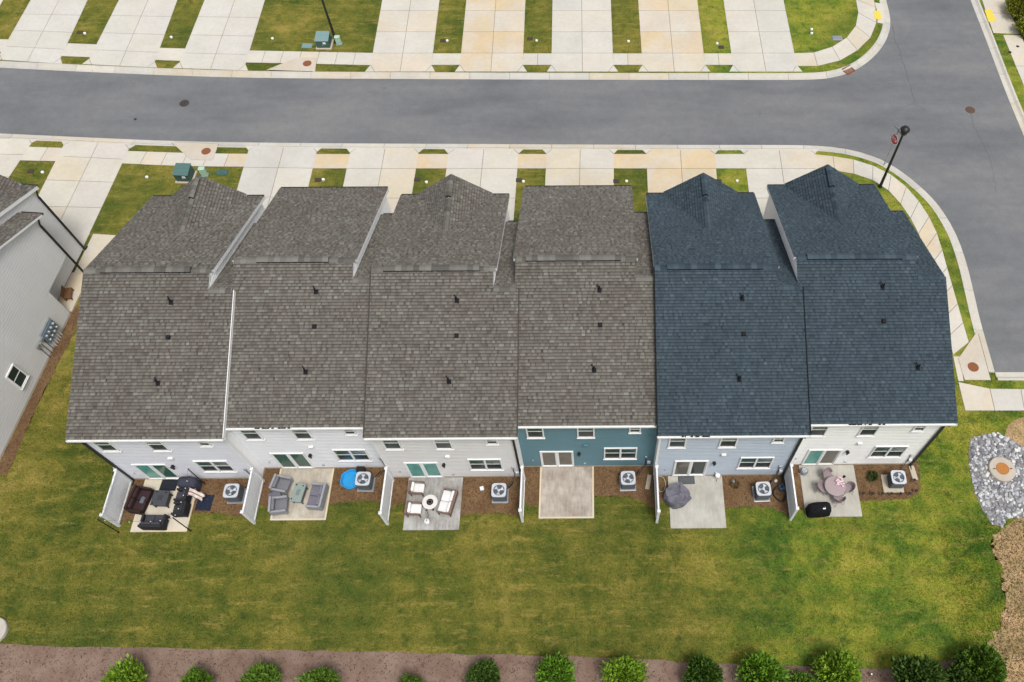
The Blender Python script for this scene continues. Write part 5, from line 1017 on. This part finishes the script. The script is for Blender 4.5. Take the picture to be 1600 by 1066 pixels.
c = G(1361, 1054, .2); r = empty('bed_light', (c.x, c.y, 0), label='small black bed light between shrubs at the lawn edge', cat='bed light'); MB().tube([(0, 0, -.05), (0, 0, .2)], .02, 6).build('stake', M_BLACK, r); MB().lathe([(.05, .18), (.07, .3), (.05, .31)], 10).build('head', M_BLACK, r); MB().lathe([(.045, .311), (.03, .32)], 10).build('lens', M_SIGNW, r)

# ------------------------------------------------------------------ mulch bed along the bottom, dirt and rock bed
bp = [(-160, 1003), (0, 1006), (80, 1009), (160, 1012), (300, 1014), (450, 1016), (650, 1020), (800, 1024), (950, 1027), (1100, 1036), (1250, 1042), (1330, 1046), (1400, 1044), (1470, 1036), (1510, 1024)]
P = noisy([G2(*p) for p in bp], .05, 60) + [(G2(1560, 1066)[0], 5.6), (22, 2.5), (-40, 2.5)]; sheet('mulch_bed', P, .010, M_BED, label='long pinkish brown mulch bed with a row of shrubs along the lawn', cat='mulch bed', kind='structure'); EXCL.append(P); CHIPZ.append((P, 60))
dp = [(1551, 832), (1549, 848), (1558, 872), (1568, 905), (1571, 940), (1566, 970), (1554, 992), (1544, 1006), (1540, 1018), (1548, 1040), (1556, 1075)]
P = noisy(smooth_pl([G2(*p) for p in dp], 1), .16, 60) + [G2(1700, 1075), G2(1720, 800), G2(1600, 800)]; DIRTP = P; sheet('dirt_patch', P, .008, M_DIRT, label='sandy bare soil with dry straw beside the lawn and below the rock bed', cat='soil', kind='structure'); EXCL.append(P); CHIPZ.append((P, 120))
P = noisy([G2(*p) for p in ((1568, 684), (1578, 662), (1600, 650), (1660, 648), (1700, 690), (1640, 720), (1600, 700))], .1, 24); sheet('dirt_patch', P, .007, M_DIRT, label='sandy bare soil patch above the rock bed', cat='soil', kind='structure')
rp = [(1513, 709), (1516.5, 686), (1535, 679), (1559, 677), (1579, 687), (1600, 699), (1660, 720), (1690, 780), (1640, 806), (1600, 808), (1574, 810), (1565.5, 824), (1550, 819), (1535, 797), (1523, 770), (1516.5, 743)]
RP = [G2(*p) for p in rp]; rx_, ry_ = RP[0]
rb_ = sheet('rock_bed', RP, .014, mulch('grey_gravel', (.12, .12, .13), (.22, .22, .23), (.28, .27, .26)), label='bed of grey and white riprap stones around a concrete drain', cat='rock bed', kind='structure'); EXCL.append(RP)
P = noisy([G2(*p) for p in ((1508, 712), (1511, 684), (1533, 674), (1560, 672), (1582, 682))] + [G2(*p) for p in ((1579, 687), (1559, 677), (1535, 679), (1516.5, 686), (1513, 709), (1516.5, 743), (1535, 797), (1531, 802), (1512, 748))], .03, 60)
def inpoly(px, py, poly):
    ins = np.zeros(px.shape, bool); n = len(poly)
    for i in range(n):
        x1, y1 = poly[i]; x2, y2 = poly[(i + 1) % n]
        if y1 == y2: continue
        c_ = ((y1 > py) != (y2 > py)) & (px < (x2 - x1) * (py - y1) / (y2 - y1) + x1); ins ^= c_
    return ins
def stone_mesh(seed):
    rg = random.Random(seed); bm = bmesh.new(); bmesh.ops.create_icosphere(bm, subdivisions=1, radius=1)
    for v in bm.verts: v.co *= rg.uniform(.72, 1.12)
    for _ in range(3):
        d = Vector((rg.gauss(0, 1), rg.gauss(0, 1), rg.gauss(0, 1))).normalized(); k = rg.uniform(.55, .75)
        for v in bm.verts:
            t = v.co.dot(d)
            if t > k: v.co -= d * (t - k)
    me = bpy.data.meshes.new('stone'); bm.to_mesh(me); bm.free(); me.materials.append(M_STONE); at = me.attributes.new('tone', 'FLOAT', 'FACE'); at.data.foreach_set('value', [0.] * len(me.polygons)); return me
STN = [stone_mesh(i) for i in range(8)]
xs = [p[0] for p in RP]; ys = [p[1] for p in RP]; DC = G(1566, 733, .15); big = []; sml = []
while len(big) < 300:
    x, y = random.uniform(min(xs), max(xs)), random.uniform(min(ys), max(ys)); sz = random.uniform(.09, .18)
    if not inpoly(np.array([x]), np.array([y]), inset(RP, .05))[0] or (Vector((x, y)) - DC.xy).length < .80: continue
    if any((x - a) ** 2 + (y - b_) ** 2 < (.72 * (sz + s_)) ** 2 for a, b_, s_ in big) and random.random() < .97: continue
    big.append((x, y, sz)); o = bpy.data.objects.new('stone', random.choice(STN)); COL.objects.link(o); o.parent = rb_
    o.location = (x, y, sz * .30); o.scale = (sz * random.uniform(.85, 1.3), sz * random.uniform(.8, 1.1), sz * random.uniform(.6, .9)); o.rotation_euler = (random.uniform(-.4, .4), random.uniform(-.4, .4), random.random() * 6.28)
b = MB(); tn = []
for _ in range(1500):
    x, y = random.uniform(min(xs), max(xs)), random.uniform(min(ys), max(ys))
    if not inpoly(np.array([x]), np.array([y]), RP)[0] or (Vector((x, y)) - DC.xy).length < .70: continue
    sz = random.uniform(.04, .10); q = random.choice(STN); M = Matrix.Translation((x, y, sz * .35)) @ Matrix.Rotation(random.random() * 6, 4, 'Z') @ Matrix.Diagonal((sz * 1.2, sz, sz * .8, 1)); b.add([M @ v.co for v in q.vertices], [tuple(p.vertices) for p in q.polygons]); tn += [random.random()] * len(q.polygons)
o = b.build('small_stones', M_STONE, rb_); finish_tones(o, tn); o['kind'] = 'stuff'
r = empty('drain_structure', (DC.x, DC.y, 0), label='round concrete drain top with orange rusted lid in the rock bed', cat='drain')
MB().lathe([(.74, -.05), (.74, .16), (.70, .20), (.40, .205)], 36).build('concrete_ring', M_CONC, r, color=(.42, .37, .31)); MB().lathe([(.36, .19), (.36, .225), (.33, .232), (.30, .226)], 28).build('lid', simple('orange_rust', (.36, .15, .045), .9, .2, var=.35, scale=9), r)
for s_ in (-1, 1): MB().rbox(s_ * .47 - .07, s_ * .47 + .07, -.025, .025, .20, .215, .005).build('lifting_slot', M_DARK, r)
c = G(-13, 986, .2); r = empty('drain_structure', (c.x, c.y, 0), label='round concrete drain top at the mulch edge below the grey neighbour', cat='drain'); MB().lathe([(.70, -.05), (.70, .18), (.66, .22), (.36, .225)], 36).build('concrete_ring', M_CONC, r, color=(.42, .39, .34)); MB().lathe([(.35, .20), (.35, .24), (.3, .25)], 26).build('lid', M_IRON, r)
P = [tuple(NP(u, v).xy) for u, v in [(W, -.6), (W + .8, -.5), (W + .7, 2), (W + .6, 5), (W + .75, 8), (W + .7, 10.9), (W, 10.9)]]; P = noisy(P, .06, 50); sheet('mulch_bed', P, .011, M_MULCH, label='narrow mulch bed along the side wall of the grey neighbour', cat='mulch bed', kind='structure'); EXCL.append(P); CHIPZ.append((P, 200))
P = noisy([G2(*p) for p in ((1575, -30), (1574, 0), (1601, 66), (1640, 135), (1690, 140), (1680, -30))], .05, 30); sheet('mulch_bed', P, .011, M_MULCH, label='dark mulch bed under the yellow green bush', cat='mulch bed', kind='structure'); EXCL.append(P)

# ------------------------------------------------------------------ grass blades and mulch chips
def blades(region, n, name, label, hmin, hmax, wmin, wmax):
    x = NR.uniform(region[0], region[1], n); y = NR.uniform(region[2], region[3], n); keep = np.ones(n, bool)
    D = y * math.cos(TH) + CAMH * math.sin(TH); px = CX + FPX * x / D; keep &= (px > -60) & (px < 1660)
    for P in EXCL:
        xs = [p[0] for p in P]; ys = [p[1] for p in P]; idx = np.where(keep & (x > min(xs)) & (x < max(xs)) & (y > min(ys)) & (y < max(ys)))[0]
        if len(idx): keep[idx[inpoly(x[idx], y[idx], P)]] = False
    x, y = x[keep], y[keep]; m = len(x); a = NR.uniform(0, 6.283, m); h = NR.uniform(hmin, hmax, m); w = NR.uniform(wmin, wmax, m) / 2; le = NR.uniform(.2, 1.0, m) * h; la = NR.uniform(0, 6.283, m)
    v = np.empty((m, 3, 3)); v[:, 0] = np.stack([x - np.cos(a) * w, y - np.sin(a) * w, np.full(m, -.004)], 1); v[:, 1] = np.stack([x + np.cos(a) * w, y + np.sin(a) * w, np.full(m, -.004)], 1); v[:, 2] = np.stack([x + np.cos(la) * le, y + np.sin(la) * le, h], 1)
    me = bpy.data.meshes.new(name); me.vertices.add(3 * m); me.loops.add(3 * m); me.polygons.add(m); me.vertices.foreach_set('co', v.ravel()); me.loops.foreach_set('vertex_index', np.arange(3 * m)); me.polygons.foreach_set('loop_start', np.arange(0, 3 * m, 3)); me.update(calc_edges=True)
    me.materials.append(M_BLADE); at = me.attributes.new('tone', 'FLOAT', 'FACE'); at.data.foreach_set('value', NR.random(m).astype(np.float32)); o = bpy.data.objects.new(name, me); COL.objects.link(o); return tag(o, label, 'grass', kind='stuff')
blades((-34, 25, 4.5, 24), 620000, 'grass', 'short mown grass on the lawn behind the townhouses', .03, .075, .02, .05)
blades((-52, 36, 30, 62), 330000, 'grass', 'short grass on the front lawns and verges', .03, .075, .02, .05)
EX0 = EXCL; EXCL = [P for P in EX0 if P is not DIRTP]
blades((18.5, 25.5, 4.8, 14.5), 26000, 'grass', 'sparse dry weeds and straw spreading over the sandy soil', .03, .10, .02, .05); EXCL = EX0
b = MB(); tn = []
for P, dens in CHIPZ:
    xs = [p[0] for p in P]; ys = [p[1] for p in P]; n = int((max(xs) - min(xs)) * (max(ys) - min(ys)) * dens); X = NR.uniform(min(xs), max(xs), n); Y = NR.uniform(min(ys), max(ys), n); k = inpoly(X, Y, P)
    for x, y in zip(X[k], Y[k]):
        a = random.random() * 6.28; L = random.uniform(.02, .07); w = random.uniform(.005, .014); ca, sa = math.cos(a), math.sin(a); z = .022 + random.random() * .018; t = random.uniform(-.012, .012)
        b.add([(x - ca * L - sa * w, y - sa * L + ca * w, z - t), (x + ca * L - sa * w, y + sa * L + ca * w, z + t), (x + ca * L + sa * w, y + sa * L - ca * w, z + t), (x - ca * L + sa * w, y - sa * L - ca * w, z - t)], [(0, 1, 2, 3)]); tn.append(random.random())
o = b.build('mulch_chips', M_CHIP); finish_tones(o, tn); tag(o, 'loose bark chips and straw lying over the mulch beds', 'mulch', kind='stuff')
